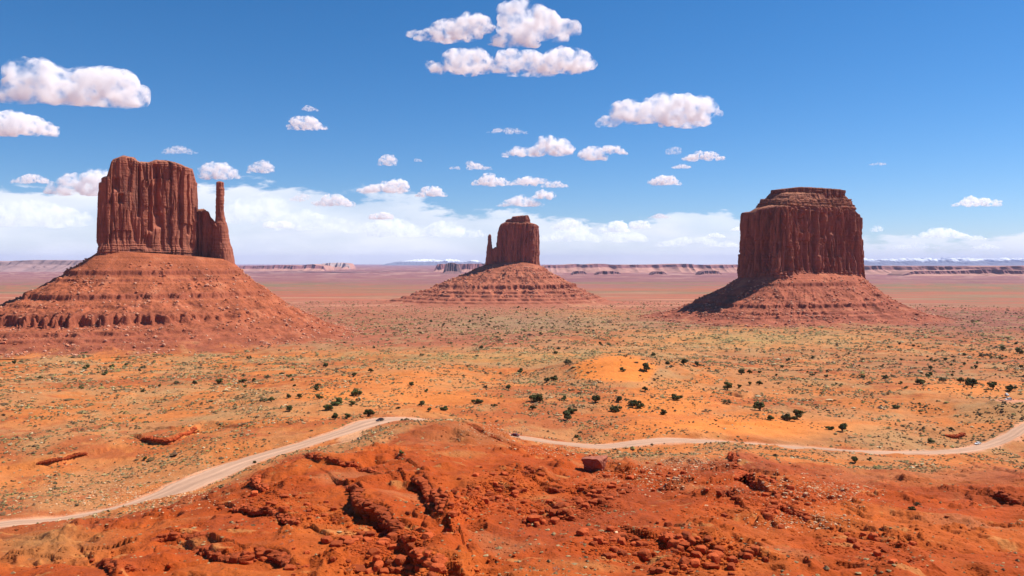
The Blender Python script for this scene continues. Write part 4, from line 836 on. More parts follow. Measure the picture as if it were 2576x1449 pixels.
def juniper(seed, wide=1., h=1., sparse=0, colr=(.085, .085, .024)):
    r = np.random.default_rng(seed); root = empty('juniper_tree')
    nb = r.integers(5, 9); segs = [((0, 0, -.15), (.05, .03, .30 * h), .10, .08)]; lobes = []
    for k in range(nb):
        a = r.uniform(0, 6.28); rd = r.uniform(.12, .62) * wide; z = r.uniform(.42, .95) * h; c = np.array([math.cos(a) * rd, math.sin(a) * rd, z * (1 - .25 * rd)])
        m = c * [.5, .5, .62]; segs += [((.04, .02, .15 * h), m, .055, .035), (m, c, .035, .015)]; lobes.append((c, r.uniform(.20, .36)))
    V, Fc = branch_tubes(segs); link('trunk', mkmesh('trunk', V, Fc, M_BARK), root)
    Vs = []; cols = []
    for c, rad in lobes:
        q = int((300 if not sparse else 110)); dv = r.normal(size=(q, 3)); dv /= np.linalg.norm(dv, axis=1)[:, None]; p = c + dv * rad * (r.random((q, 1)) ** .35) * [1.15, 1.15, .8]
        e1 = r.normal(size=(q, 3)); e1 /= np.linalg.norm(e1, axis=1)[:, None]; e2 = np.cross(e1, dv); e2 /= np.linalg.norm(e2, axis=1)[:, None] + 1e-6; sz = r.uniform(.04, .09, (q, 1))
        Vs.append(np.stack([p + e1 * sz, p - e1 * sz * .6 + e2 * sz, p - e1 * sz * .6 - e2 * sz], 1)); cl_ = np.array(colr) * r.uniform(.7, 1.7, (q, 1)); cols.append(np.repeat(cl_, 3, 0))
    Vv = np.concatenate(Vs).reshape(-1, 3); Vv[:, 2] = np.maximum(Vv[:, 2], .03); Fv = np.arange(len(Vv)).reshape(-1, 3)
    link('crown', mkmesh('crown', Vv, Fv, M_LEAF, np.vstack(cols), smooth=False), root); return root
JP = [juniper(1, 1.0, 1.0), juniper(2, .8, 1.15), juniper(3, 1.15, .85), juniper(4, 1., 1., 1, (.12, .11, .05)), juniper(5, .9, .95, 0, (.09, .10, .03)), juniper(6, 1.25, .8, 0, (.070, .070, .022)), juniper(7, .75, 1.0, 0, (.08, .085, .03))]
used = [False] * len(JP)
zz4 = [(485, 163, 30), (84, 218, 25), (500, 240, 35), (645, 233, 28), (607, 278, 28), (805, 262, 18), (828, 241, 25), (728, 227, 25), (1437, 188, 25), (1880, 232, 30), (1270, 325, 40), (1625, 280, 25), (1667, 292, 28), (1545, 297, 30), (1402, 318, 35), (1465, 316, 25), (1020, 332, 28), (1122, 330, 28), (923, 352, 18), (825, 378, 25), (1688, 313, 20), (1833, 345, 28), (1830, 372, 30), (1413, 355, 22), (1665, 410, 28), (1728, 412, 30), (1565, 432, 35), (1525, 430, 40), (1672, 483, 38), (1843, 412, 38), (1950, 443, 60), (1898, 472, 48), (1936, 530, 38), (2005, 528, 38), (835, 770, 25), (1470, 792, 20), (235, 300, 22), (470, 360, 24), (1700, 345, 18)]
zz5 = [(8, 232, 28), (165, 288, 30), (265, 263, 28), (560, 170, 22), (500, 342, 30), (587, 377, 20), (178, 386, 60), (155, 455, 35), (190, 432, 25), (423, 475, 22), (558, 452, 42), (600, 490, 28), (685, 478, 42), (250, 508, 55), (875, 434, 48), (975, 459, 28), (1060, 360, 30), (1197, 476, 35), (1130, 262, 30), (1127, 172, 15), (1222, 420, 65), (1320, 306, 40), (1278, 318, 35), (1403, 211, 38), (1382, 420, 28), (1425, 490, 48), (1398, 528, 60), (1452, 640, 25), (1333, 157, 25), (1348, 133, 20), (1560, 430, 50), (1850, 367, 38), (1697, 430, 40), (1680, 480, 60), (1785, 445, 60), (1820, 460, 50), (1955, 503, 38), (1720, 255, 30), (1855, 243, 60), (1733, 177, 20), (1895, 170, 30), (1978, 217, 25), (905, 130, 22), (730, 103, 14), (285, 130, 14), (1103, 106, 16), (1142, 80, 12), (1248, 50, 20), (1590, 107, 22), (1640, 110, 20), (1550, 35, 12), (440, 735, 22)]
zz6 = [(155, 412, 60), (195, 213, 42), (273, 224, 38), (100, 217, 26), (122, 236, 26), (20, 168, 25), (798, 198, 25), (938, 187, 24), (763, 238, 26), (575, 270, 30), (527, 270, 45), (635, 268, 22), (575, 337, 25), (630, 333, 38), (448, 350, 62), (514, 352, 32), (910, 270, 15), (935, 283, 25), (955, 275, 20), (1022, 267, 20), (1016, 291, 24), (729, 285, 18), (1228, 291, 34), (1360, 296, 30), (1448, 333, 26), (1477, 358, 22), (1073, 338, 16), (443, 440, 45), (635, 467, 70), (76, 503, 40), (694, 530, 48), (805, 525, 70), (850, 515, 66), (1037, 588, 45), (1108, 592, 62), (1423, 467, 40), (1562, 320, 55), (1692, 313, 40), (1614, 283, 40), (1790, 317, 45), (1862, 331, 75), (1980, 347, 60), (2083, 360, 55), (1450, 198, 22), (1203, 179, 16), (1362, 190, 14), (1150, 165, 14), (1815, 167, 24), (1923, 170, 36), (1968, 165, 16), (2035, 135, 35), (2135, 147, 45), (1620, 200, 24), (1645, 207, 20), (1705, 197, 25), (1755, 205, 20), (1815, 225, 20), (1880, 243, 26), (1971, 190, 16), (2026, 190, 26), (2140, 240, 25), (1620, 245, 30), (1540, 215, 15), (1620, 663, 40), (1740, 600, 28), (1185, 775, 50), (1268, 772, 28), (1540, 1033, 25), (1517, 1055, 38)]
J = [(x * .17318, 325 + y * .17318, w * .17318) for x, y, w in zz4] + [(325 + x * .17318, 325 + y * .17318, w * .17318) for x, y, w in zz5] + [(650 + x * .1732, 325 + y * .1732, w * .1732) for x, y, w in zz6]
named_n = len(J)
# far, tiny ones around the wash below the centre butte and on the right-hand flats
rj = np.random.default_rng(3)
for _ in range(46): J.append((rj.normal(500, 34), rj.normal(323, 7), rj.uniform(1.1, 2.6)))
for _ in range(40): J.append((rj.uniform(340, 660), rj.uniform(312, 348), rj.uniform(1.0, 2.0)))
for _ in range(22): J.append((rj.uniform(880, 1024), rj.uniform(338, 378), rj.uniform(1.6, 3.6)))
REG = [(0, 262, 345, 402, 'in front of the left butte'), (262, 348, 345, 402, 'right of the left butte foot'), (0, 500, 402, 540, 'near the road at the left'), (262, 440, 402, 425, 'just beyond the black car'), (348, 440, 345, 402, 'on the slope behind the black car'), (440, 545, 345, 432, 'in the valley left of the dune'), (545, 665, 345, 440, 'around the bare orange dune'), (665, 800, 345, 440, 'on the rise right of the dune'), (800, 930, 345, 462, 'on the right-hand scrubland'), (930, 1030, 345, 462, 'near the two parked white cars'), (0, 1030, 462, 600, 'on the red foreground slopes')]
def nth(k): 
    w = ['first', 'second', 'third', 'fourth', 'fifth', 'sixth', 'seventh', 'eighth', 'ninth', 'tenth', 'eleventh', 'twelfth', 'thirteenth', 'fourteenth', 'fifteenth', 'sixteenth', 'seventeenth', 'eighteenth', 'nineteenth', 'twentieth']
    return w[k] if k < 20 else 'twenty-' + w[k - 20] if k < 29 else 'thirtieth' if k == 29 else 'thirty-' + w[k - 30]
P = place([j[0] for j in J], [j[1] + j[2] * .38 for j in J])
reg_of = []
for j in J[:named_n]:
    rgi = next((i for i, r in enumerate(REG) if r[0] <= j[0] < r[1] and r[2] <= j[1] < r[3]), 8 if j[0] > 700 else 5); reg_of.append(rgi)
rank = {}
for i in range(len(REG)):
    ids = sorted([k for k in range(named_n) if reg_of[k] == i], key=lambda k: J[k][0])
    for r_, k in enumerate(ids): rank[k] = r_
for k, (j, p) in enumerate(zip(J, P)):
    ti = int(rj.integers(0, len(JP))); 
    o = JP[ti] if not used[ti] else copy_tree(JP[ti]); used[ti] = True
    w = j[2] * p[1] / F; sc = min(max(w / (1.42 if j[0] > 640 else 1.22), 1.2), 8.5); o.location = (p[0], p[1], p[2] - .05 * sc); o.rotation_euler = (0, 0, rj.uniform(0, 6.28)); o.scale = (sc, sc, sc * rj.uniform(.85, 1.1))
    if k < named_n:
        sz_ = 'large' if j[2] > 7.5 else 'small' if j[2] < 4.5 else 'medium'
        tag(o, f'{sz_} dark green juniper {REG[reg_of[k]][4]}, {nth(rank[k])} from the left', 'juniper', 'junipers dotted over the desert')
    else:
        tag(o, ('tiny distant juniper in the wash below the centre butte' if k < named_n + 46 else 'tiny distant juniper on the flats between the buttes' if k < named_n + 86 else 'small distant juniper on the dark flats below the right butte'), 'juniper', 'junipers dotted over the desert')
print('junipers', len(J), time.time() - T0)

# ------------------------------------------------------------------ bare and thorny bushes
M_TWIG = earth_mat('dry_twigs', base=(.30, .22, .16), scales=((3, 3, .3),), bump=())
M_TWIGD = earth_mat('dark_twigs', base=(.16, .085, .055), scales=((3, 3, .3),), bump=())
def bare_bush(seed, mat, dense=1):
    r = np.random.default_rng(seed); segs = []
    def grow(p, d, l, rad, lv):
        q = p + d * l; segs.append((p, q, rad, rad * .65))
        if lv == 0: return
        for _ in range(r.integers(2, 4) + dense):
            nd = d + r.normal(size=3) * .55; nd[2] = abs(nd[2]) * .7 + .1; nd /= np.linalg.norm(nd); grow(q, nd, l * r.uniform(.55, .85), rad * .62, lv - 1)
    for _ in range(4 + dense):
        d = r.normal(size=3) * [1, 1, .3]; d[2] = abs(d[2]) + .45; d /= np.linalg.norm(d); grow(np.array([0, 0, -.05]), d, .34, .028, 3)
    V, Fc = branch_tubes(segs, 3); return mkmesh('branches', V, Fc, mat, smooth=False)
BB = [bare_bush(1, M_TWIGD, 0), bare_bush(2, M_TWIGD, 0), bare_bush(3, M_TWIG, 1), bare_bush(4, M_TWIG, 1)]
f5 = lambda x, y: (325 + x * .17318, 325 + y * .17318); f6 = lambda x, y: (650 + x * .1732, 325 + y * .1732)
BU = [(f5(1540, 490), 50, 0, 'leafless brown bush on the slope below the orange dune'), (f5(1640, 590), 60, 0, 'tall leafless tree-like bush at the foot of the dune slope'), (f5(1660, 645), 45, 0, 'bare forked bush right beside the road below the dune'), (f5(1275, 590), 45, 0, 'bare bush above the road beyond the dark red car'), (f5(1325, 560), 40, 0, 'twiggy brown bush right of the pale rock shelf'), (f5(1165, 613), 45, 1, 'grey rounded bush behind the dark red car'),
      (f6(245, 458), 60, 0, 'bushy dead juniper on the dune rise right of the round tree'), (f6(155, 572), 42, 1, 'dead pale-stemmed bush behind the small sign'), (f6(215, 610), 42, 1, 'grey dead bush right of the small sign'), (f6(425, 600), 34, 1, 'small grey dead bush on the open sand'), (f6(2020, 522), 66, 0, 'bare reddish bush uphill of the white car on the road'), (f6(2105, 467), 55, 0, 'olive-brown bush below the parked white cars'), (f6(625, 541), 30, 0, 'little brown bush at the end of the sand bank'),
      (Z4(1655, 1040), 60, 1, 'big pale thorny bush under the long broken ledge'), (Z4(680, 1090), 44, 1, 'pale thorny bush between the lower left ledges'), (Z4(595, 1120), 26, 1, 'small thorny bush left of a larger pale one'), (Z4(625, 1042), 32, 1, 'greenish thorny bush above the pale pair'), (Z4(1085, 1365), 46, 0, 'dark thorny bush near the bottom edge at the left'), (Z4(1300, 1392), 42, 1, 'grey bush left of the largest boulder'), (Z4(1308, 762), 30, 1, 'pale bush left of the long broken ledge'), (Z4(825, 775), 28, 1, 'straw-coloured bush on the smooth red slope'),
      (Z5(1500, 1400), 66, 1, 'wide grey thorny bush at the bottom edge'), (Z5(1765, 1110), 30, 1, 'whitish bush beside the split boulder'), (Z5(340, 1012), 30, 1, 'straw bush below the square blocks'), (Z5(105, 1050), 34, 1, 'grey bush at the left end of the foreground rubble'), (Z5(1110, 985), 24, 1, 'small straw bush on the smooth foreground mound'), (Z5(1160, 1185), 26, 1, 'small straw bush lower on the foreground mound'), (Z5(1080, 1140), 26, 1, 'greenish tuft on the foreground mound'),
      (Z6(880, 1215), 40, 1, 'whitish bush among the bottom right boulders'), (Z6(1960, 820), 44, 0, 'brown bush beside the dark outcrop at the right'), (Z6(760, 560), 32, 1, 'grey bush in the hollow below the road'), (Z6(1890, 1320), 26, 1, 'straw bush on the slope at the far bottom right'), ((835, 430), 30, 0, 'low bush on the sandy edge of the road'), ((30, 560), 30, 1, 'straw bush at the bottom left corner'), ((87, 545), 30, 1, 'yellowish bush near the bottom left slab ledge')]
# sizes above are in crop pixels of differing zoom: f5/f6 crops use .173, Z crops .0956 px
P = place([b[0][0] for b in BU], [b[0][1] for b in BU])
first = [True] * 4
for k, (b, p) in enumerate(zip(BU, P)):
    zc = .17 if k < 13 else .19; w = b[1] * zc * p[1] / F; sc = w / 1.75
    o = empty('bare_bush', (p[0], p[1], p[2] - .03), random.uniform(0, 6.28)); o.scale = (sc, sc, sc * .9)
    link('branches', BB[(b[2] * 2 + k % 2)], o); tag(o, b[3], 'bush', 'dry and thorny bushes')

# ------------------------------------------------------------------ vehicles
M_TYRE = plain_mat('rubber', (.02, .02, .02), .8); M_RIM = plain_mat('alloy', (.55, .55, .56), .3, .8); M_GLASSD = plain_mat('tinted_glass', (.025, .025, .028), .35, 0, .2)
M_LAMP = plain_mat('lamp_glass', (.85, .87, .9), .1); M_TAIL = plain_mat('tail_lamp', (.5, .02, .02), .2); M_DARK = plain_mat('dark_trim', (.03, .03, .03), .6)
def loft_body(prof, ys):
    """prof: closed (x,z) outline; ys: list of (y, inset, zscale)"""
    P = np.array(prof, float); c = P.mean(0); rings = []
    for y, ins in ys: rings.append(np.stack([c[0] + (P[:, 0] - c[0]) * (1 - ins), np.full(len(P), y), c[1] + (P[:, 1] - c[1]) * (1 - ins * 1.2)], 1))
    n = len(P); V = np.vstack(rings); Fs = []
    for r in range(len(rings) - 1):
        i = np.arange(n); Fs += [tuple(q) for q in np.stack([r * n + i, r * n + (i + 1) % n, (r + 1) * n + (i + 1) % n, (r + 1) * n + i], 1)]
    Fs.append(tuple(range(n))[::-1]); Fs.append(tuple(range((len(rings) - 1) * n, len(rings) * n))); return V, Fs
def pymesh(name, V, Fs, mat, parent, smooth=False):
    me = bpy.data.meshes.new(name); me.from_pydata([tuple(v) for v in V], [], Fs); me.materials.append(mat); me.update()
    for p in me.polygons: p.use_smooth = smooth
    return link(name, me, parent)
def bevel(o, w=.03, s=2):
    m = o.modifiers.new('bevel', 'BEVEL'); m.width = w; m.segments = s; return o
def car(col, label, loc, rz, kind='suv', wheelcol=None):
    root = empty('parked_car', loc, rz); body_m = plain_mat('car_paint', col, .5, 0, .3)
    Lh = 2.4; hw = .92; roof = 1.75 if kind == 'suv' else 1.42; belt = 1.02 if kind == 'suv' else .92
    hood = belt - .04
    prof = [(-Lh, .38), (-Lh, .85), (-Lh + .12, belt), (-1.0, belt + .03), (.6, belt + .03), (1.1, hood), (Lh - .18, hood - .16), (Lh, .72), (Lh, .38), (1.85, .30), (1.05, .30), (-1.05, .30), (-1.85, .30)]
    V, Fs = loft_body(prof, [(-hw, .05), (-hw + .08, 0), (hw - .08, 0), (hw, .05)]); bevel(pymesh('body', V, Fs, body_m, root), .05)
    bk = -Lh + .15 if kind == 'suv' else -1.75
    gl = [(bk, belt), (bk + .22, roof - .12), (bk + .40, roof - .04), (.15, roof - .03), (.35, roof - .10), (1.15, belt)]
    V, Fs = loft_body(gl, [(-hw + .14, .02), (-hw + .26, 0), (hw - .26, 0), (hw - .14, .02)]); w = pymesh('window', V, Fs, M_GLASSD, root)
    rf = [(bk + .28, roof - .10), (bk + .40, roof), (.12, roof), (.33, roof - .09), (.15, roof - .055), (bk + .4, roof - .055)]
    V, Fs = loft_body(rf, [(-hw + .20, 0), (hw - .20, 0)]); pymesh('roof', V, Fs, body_m, root)
    for sx in (-.55, ):
        for sy in (-1, 1): 
            V, Fs = loft_body([(sx, belt), (sx + .02, roof - .03), (sx + .14, roof - .03), (sx + .12, belt)], [(sy * (hw - .13) - .02, 0), (sy * (hw - .13) + .02, 0)]); pymesh('pillar', V, Fs, body_m, root)
    th = np.linspace(0, 2 * np.pi, 20, endpoint=False)
    for wx in (-1.45, 1.45):
        for sy in (-1, 1):
            R = .37; ring = [(wx + R * math.cos(t), .37 + R * math.sin(t)) for t in th]
            V, Fs = loft_body(ring, [(sy * (hw - .22), 0), (sy * (hw + .01), 0)]); wh = pymesh('wheel', V, Fs, M_TYRE, root)
            ring = [(wx + .23 * math.cos(t), .37 + .23 * math.sin(t)) for t in th]; V, Fs = loft_body(ring, [(sy * (hw - .1), 0), (sy * (hw + .025), 0)]); pymesh('rim', V, Fs, wheelcol or M_RIM, wh)
    for sy in (-1, 1):
        V, Fs = loft_body([(Lh - .12, .66), (Lh + .02, .66), (Lh - .0, .82), (Lh - .12, .84)], [(sy * .52 - .0, 0), (sy * .84, 0)]); pymesh('headlight', V, Fs, M_LAMP, root)
        V, Fs = loft_body([(-Lh - .02, .72), (-Lh + .1, .72), (-Lh + .1, .95), (-Lh - .01, .95)], [(sy * .66, 0), (sy * .88, 0)]); pymesh('taillight', V, Fs, M_TAIL, root)
        V, Fs = loft_body([(.82, belt + .0), (.98, belt + .0), (.96, belt + .16), (.82, belt + .16)], [(sy * (hw - .02), 0), (sy * (hw + .16), 0)]); pymesh('wing_mirror', V, Fs, body_m, root)
    V, Fs = loft_body([(Lh - .05, .36), (Lh + .05, .36), (Lh + .05, .56), (Lh - .05, .56)], [(-.82, 0), (.82, 0)]); pymesh('bumper', V, Fs, M_DARK if kind == 'suv' else body_m, root)
    tag(root, label, 'car'); return root
def on_road(px, off=0.):
    i = np.argmin(np.abs(road_px - px)); a, b = road_c[max(i - 1, 0)], road_c[i + 1]; t = (b - a)[:2]; t /= np.linalg.norm(t); nrm = np.array([-t[1], t[0]])
    k = np.interp(px, road_px[i - 1:i + 2] if road_px[i - 1] < road_px[i + 1] else road_px[i - 1:i + 2][::-1], [0, 1, 2]); c = road_c[i]
    return (c[0] + nrm[0] * off, c[1] + nrm[1] * off, c[2] + .05), math.atan2(t[1], t[0])
loc, h = on_road(378.5, -1.5); car((.02, .018, .02), 'black car with lit-looking headlights driving on the pale road at the left', loc, math.radians(-125), 'sedan')
loc, h = on_road(514.5, 1.0); car((.16, .012, .02), 'dark red car coming round the hill on the road in the middle', loc, h, 'sedan')
loc, h = on_road(984.5, 4.6); car((.90, .90, .87), 'white car stopped on the road at the right, two people behind it', loc, h + math.pi - .15, 'sedan')
for px, py, rz, lb, kd in ((1008.5, 400.8, 3.2, 'white car seen side-on on the side track at the right edge', 'suv'), (1007, 395.5, math.radians(-105), 'white van-like car facing the camera above the other white car', 'suv')):
    x, y = ray_hit(np.array([px]), np.array([py]), Hg, 300, 1200); zc = Hg(x, y)[0]; dsp = polydist(x, y, spur_c, spur_w)
    zc = dsp[1][0] + .05 if dsp[0][0] < dsp[2][0] else zc
    car((.90, .90, .87), lb, (x[0], y[0], zc), rz, kd)

# ------------------------------------------------------------------ two people beside the white car
def person(label, loc, rz, shirt, trousers, arm=0.2):
    J3 = {'pel': (0, 0, .95), 'ch': (0, .02, 1.25), 'nk': (0, .01, 1.48), 'hd0': (0, -.01, 1.57), 'hd1': (0, -.02, 1.70), 'ls': (-.18, 0, 1.42), 'le': (-.24, .02, 1.14), 'lw': (-.22, -.06 - arm, .92), 'lh': (-.22, -.09 - arm, .84), 'rs': (.18, 0, 1.42), 're': (.25, .02, 1.14), 'rw': (.24, -.07, .90), 'rh': (.24, -.09, .82),
          'lhip': (-.1, 0, .9), 'lk': (-.11, -.02, .50), 'la': (-.12, .02, .09), 'lf': (-.13, -.14, .04), 'rhip': (.1, 0, .9), 'rk': (.12, -.05, .50), 'ra': (.14, .03, .09), 'rf': (.15, -.13, .04)}
    R = {'pel': .15, 'ch': .16, 'nk': .06, 'hd0': .085, 'hd1': .095, 'ls': .065, 'le': .045, 'lw': .032, 'lh': .035, 'rs': .065, 're': .045, 'rw': .032, 'rh': .035, 'lhip': .095, 'lk': .062, 'la': .045, 'lf': .04, 'rhip': .095, 'rk': .062, 'ra': .045, 'rf': .04}
    E = [('pel', 'ch'), ('ch', 'nk'), ('nk', 'hd0'), ('hd0', 'hd1'), ('ch', 'ls'), ('ls', 'le'), ('le', 'lw'), ('lw', 'lh'), ('ch', 'rs'), ('rs', 're'), ('re', 'rw'), ('rw', 'rh'), ('pel', 'lhip'), ('lhip', 'lk'), ('lk', 'la'), ('la', 'lf'), ('pel', 'rhip'), ('rhip', 'rk'), ('rk', 'ra'), ('ra', 'rf')]
    ks = list(J3); V = [J3[k] for k in ks]; Ed = [(ks.index(a), ks.index(b)) for a, b in E]
    for side in ('lh', 'rh'):             # four fingers and a thumb, each a short chain
        bx, by, bz = J3[side]; sg = -1 if side == 'lh' else 1; root_i = ks.index(side)
        for f_, (ox, oy, ln) in enumerate(((-.0, -.030, .075), (0, -.010, .085), (0, .010, .080), (0, .030, .065), (-sg * .02, -.045, .05))):
            a = len(V); V += [(bx + ox, by + oy, bz - .045), (bx + ox - sg * .012, by + oy, bz - .045 - ln)]; Ed += [(root_i, a), (a, a + 1)]
    me = bpy.data.meshes.new('person_skin'); me.from_pydata(V, Ed, [])
    tmp = bpy.data.objects.new('tmp', me); COL.objects.link(tmp); tmp.modifiers.new('skin', 'SKIN'); 
    sv = me.skin_vertices[0].data
    for i in range(len(V)): r = R[ks[i]] if i < len(ks) else .010; sv[i].radius = (r, r)
    sv[0].use_root = True; ss = tmp.modifiers.new('ss', 'SUBSURF'); ss.levels = 2; ss.render_levels = 2
    dg = bpy.context.evaluated_depsgraph_get(); me2 = bpy.data.meshes.new_from_object(tmp.evaluated_get(dg)); bpy.data.objects.remove(tmp)
    me2.name = 'person'; me2.materials.clear(); me2.materials.append(plain_mat('skin', (.45, .24, .16), .6)); me2.materials.append(plain_mat('shirt', shirt, .9)); me2.materials.append(plain_mat('trousers', trousers, .9)); me2.materials.append(plain_mat('shoes', (.03, .03, .03), .7))
    for p in me2.polygons:
        c = p.center; p.use_smooth = True; p.material_index = 3 if c.z < .10 else 2 if c.z < .98 and abs(c.x) < .2 else 1 if .98 <= c.z < 1.5 else 0
    o = link('person', me2); o.location = loc; o.rotation_euler = (0, 0, rz)
    V, Fc = ICO2; W = V * [.105, .115, .10]; W = W[:, :] + [0, 0, 1.70]; W[:, 2] = np.where(V[:, 1] < -.3, np.maximum(W[:, 2], 1.74), W[:, 2]); link('hair', mkmesh('hair', W, Fc, plain_mat('hair_brown', (.05, .03, .02), .7)), o)
    fc = [(-.035, -.105, 1.665, .012), (.035, -.105, 1.665, .012)]
    for (a, b_, c_, r_) in fc: link('eye', mkmesh('eye', ICO1[0] * r_ + [a, b_, c_], ICO1[1], M_DARK), o)
    link('nose', mkmesh('nose', ICO1[0] * [.014, .022, .022] + [0, -.115, 1.635], ICO1[1], me2.materials[0]), o)
    tag(o, label, 'person'); return o
for (px, py, lb, sh) in ((978.8, 441.0, 'left person in dark clothes standing on the red ground behind the white car', (.03, .025, .035)), (983.0, 442.0, 'right person in dark clothes standing closest to the white car', (.10, .04, .03))):
    pp = place([px], [py])[0]; person(lb, (pp[0], pp[1], pp[2]), random.uniform(-.6, .6), sh, (.03, .03, .04))

# ------------------------------------------------------------------ sign and posts
M_WOOD = earth_mat('weathered_wood', base=(.22, .10, .05), scales=((4, 3, .3),), bump=())
def box(name, mat, parent, c, s, rz=0):
    V, Fs = loft_body([(-s[0] / 2, -s[2] / 2), (-s[0] / 2, s[2] / 2), (s[0] / 2, s[2] / 2), (s[0] / 2, -s[2] / 2)], [(-s[1] / 2, 0), (s[1] / 2, 0)])
    V = V + np.array(c); o = pymesh(name, V, Fs, mat, parent); bevel(o, min(s) * .15, 1); return o
sp_ = place([672.3], [433.0])[0]; sg_ = empty('sign_board', sp_)
box('board', M_WOOD, sg_, (0, 0, 1.55), (1.5, .08, 1.15)); box('panel', plain_mat('faded_panel', (.30, .17, .08), .8), sg_, (0, -.055, 1.55), (1.3, .03, .95))
for s_ in (-1, 1): box('post', M_WOOD, sg_, (s_ * .72, .06, .95), (.11, .11, 2.1))
tag(sg_, 'small brown board sign on two posts at the sandy roadside', 'sign')
pst = [((378.5, 413.8), 0), ((386.6, 413.7), 1), ((402.8, 414.8), 2), ((412.5, 416.4), 3), ((641.2, 436.6), 4), ((643.8, 436.2), 5), ((652.8, 435.7), 6), ((660, 435.4), 7), ((648.5, 436), 8)]
lbs = ['leftmost roadside post behind the black car', 'second roadside post behind the black car', 'third roadside post behind the black car', 'rightmost roadside post behind the black car', 'leftmost short post at the roadside below the dune', 'second short post at the roadside below the dune', 'fourth short post at the roadside below the dune', 'short post at the roadside nearest the board sign', 'third short post at the roadside below the dune']
P = place([p[0][0] for p in pst], [p[0][1] for p in pst]); proto = None
for (q, i), p in zip(pst, P):
    if proto is None:
        V, Fs = loft_body([(.09 * math.cos(t), .09 * math.sin(t)) for t in np.linspace(0, 6.28, 8, endpoint=False)], [(-.1, 0), (1.0, 0), (1.04, .25)]); V = V[:, [0, 2, 1]]
        proto = pymesh('wooden_post', V, Fs, M_WOOD, None); o = proto
    else: o = proto.copy(); COL.objects.link(o)
    o.location = p; tag(o, lbs[i], 'post', 'short wooden posts beside the road')
print('small things', time.time() - T0)

# ------------------------------------------------------------------ clouds
def cloud_mat():
    m, nt, out = newmat('cloud_vapour')
    tc = N(nt, 'ShaderNodeTexCoord'); no = N(nt, 'ShaderNodeTexNoise'); no.inputs['Scale'].default_value = 3.4; no.inputs['Detail'].default_value = 6; no.inputs['Roughness'].default_value = .62; nt.links.new(tc.outputs['Object'], no.inputs['Vector'])
    oi = N(nt, 'ShaderNodeAttribute', attribute_name='dens', attribute_type='OBJECT')
    mr = N(nt, 'ShaderNodeMapRange'); mr.inputs['From Min'].default_value = .43; mr.inputs['From Max'].default_value = .72; nt.links.new(no.outputs[0], mr.inputs['Value'])
    pv = N(nt, 'ShaderNodeVolumePrincipled'); pv.inputs['Color'].default_value = (.996, .993, .996, 1); pv.inputs['Anisotropy'].default_value = 0.0
    nt.links.new(math_(nt, 'MULTIPLY', math_(nt, 'POWER', mr.outputs[0], 2.0), oi.outputs['Fac']), pv.inputs['Density']); nt.links.new(pv.outputs[0], out.inputs['Volume']); return m
M_CLOUD = cloud_mat()
def cloud(lobes, label, dens=1.0, alt=4000., seed=0, name='cloud', flatbase=True):
    """lobes: [(cx,cy,w,h)] in 2576-wide image coordinates"""
    lo = np.array(lobes, float) * K; base = (lo[:, 1] + lo[:, 3] / 2).max(); Y = alt * F / (HY - base); r = np.random.default_rng(seed); V0, F0 = ICO2; Vs, Fs = [], []; off = 0
    cxm = (lo[:, 0].mean() - CX) / F * Y; czm = -(lo[:, 1].mean() - HY) / F * Y
    for (cx_, cy_, w, h) in lo:
        wm, hm = w * Y / F, h * Y / F; X0 = (cx_ - CX) / F * Y - cxm; Z0 = -(cy_ - HY) / F * Y - czm; nb = int(np.clip(w / h * 5, 7, 22))
        for i in range(nb):
            u = r.uniform(-1, 1); hh = 1 - .75 * abs(u) ** 1.6; rad = hm * .5 * r.uniform(.5, .78) * (hh * .8 + .25)
            c = [X0 + u * (wm / 2 - rad), r.uniform(-.35, .35) * wm * .6, Z0 - hm * .5 + rad * .75 + r.uniform(0, 1) * max(0, hm * hh - 1.7 * rad)]
            Vs.append(V0 * rad * [1.95, 1.5, 1.15] + c); Fs.append(F0 + off); off += len(V0)
    V = np.vstack(Vs); me = mkmesh('cloud_tmp', V, np.vstack(Fs)); tmp = bpy.data.objects.new('tmp', me); COL.objects.link(tmp)
    rm = tmp.modifiers.new('r', 'REMESH'); rm.mode = 'VOXEL'; ext = np.ptp(V[:, 0]); hgt = np.ptp(V[:, 2]); vs = max(ext / 130, hgt / 60, ext / 200); rm.voxel_size = vs; rm.use_smooth_shade = True
    sm_ = tmp.modifiers.new('s', 'SMOOTH'); sm_.iterations = 22
    dg = bpy.context.evaluated_depsgraph_get(); me2 = bpy.data.meshes.new_from_object(tmp.evaluated_get(dg)); bpy.data.objects.remove(tmp); bpy.data.meshes.remove(me)
    n = len(me2.vertices); co = np.zeros(n * 3, np.float32); me2.vertices.foreach_get('co', co); co = co.reshape(-1, 3); nr = np.zeros(n * 3, np.float32); me2.vertices.foreach_get('normal', nr); nr = nr.reshape(-1, 3)
    sc = hgt; q = co / sc; d1 = (np.abs(fbm3(q[:, 0] * 2.4, q[:, 1] * 2.4, q[:, 2] * 2.4, 3, .45, seed)) * 1.5 - .30) * .08 * sc
    co = co + nr * d1[:, None]; zmin = co[:, 2].min(); co[:, 2] = np.where(co[:, 2] < zmin + .22 * hgt, zmin + .22 * hgt - (zmin + .22 * hgt - co[:, 2]) * .45, co[:, 2])
    me2.vertices.foreach_set('co', (co / sc).ravel()); me2.update(); me2.materials.clear(); me2.materials.append(M_CLOUD); me2.name = name
    for p in me2.polygons: p.use_smooth = True
    o = link(name, me2); o.location = (cxm, Y, czm); o.scale = (sc, sc, sc); o['dens'] = float(dens ** 1.8) * 26. / sc; tag(o, label, 'cloud', 'clouds in the blue sky'); return o
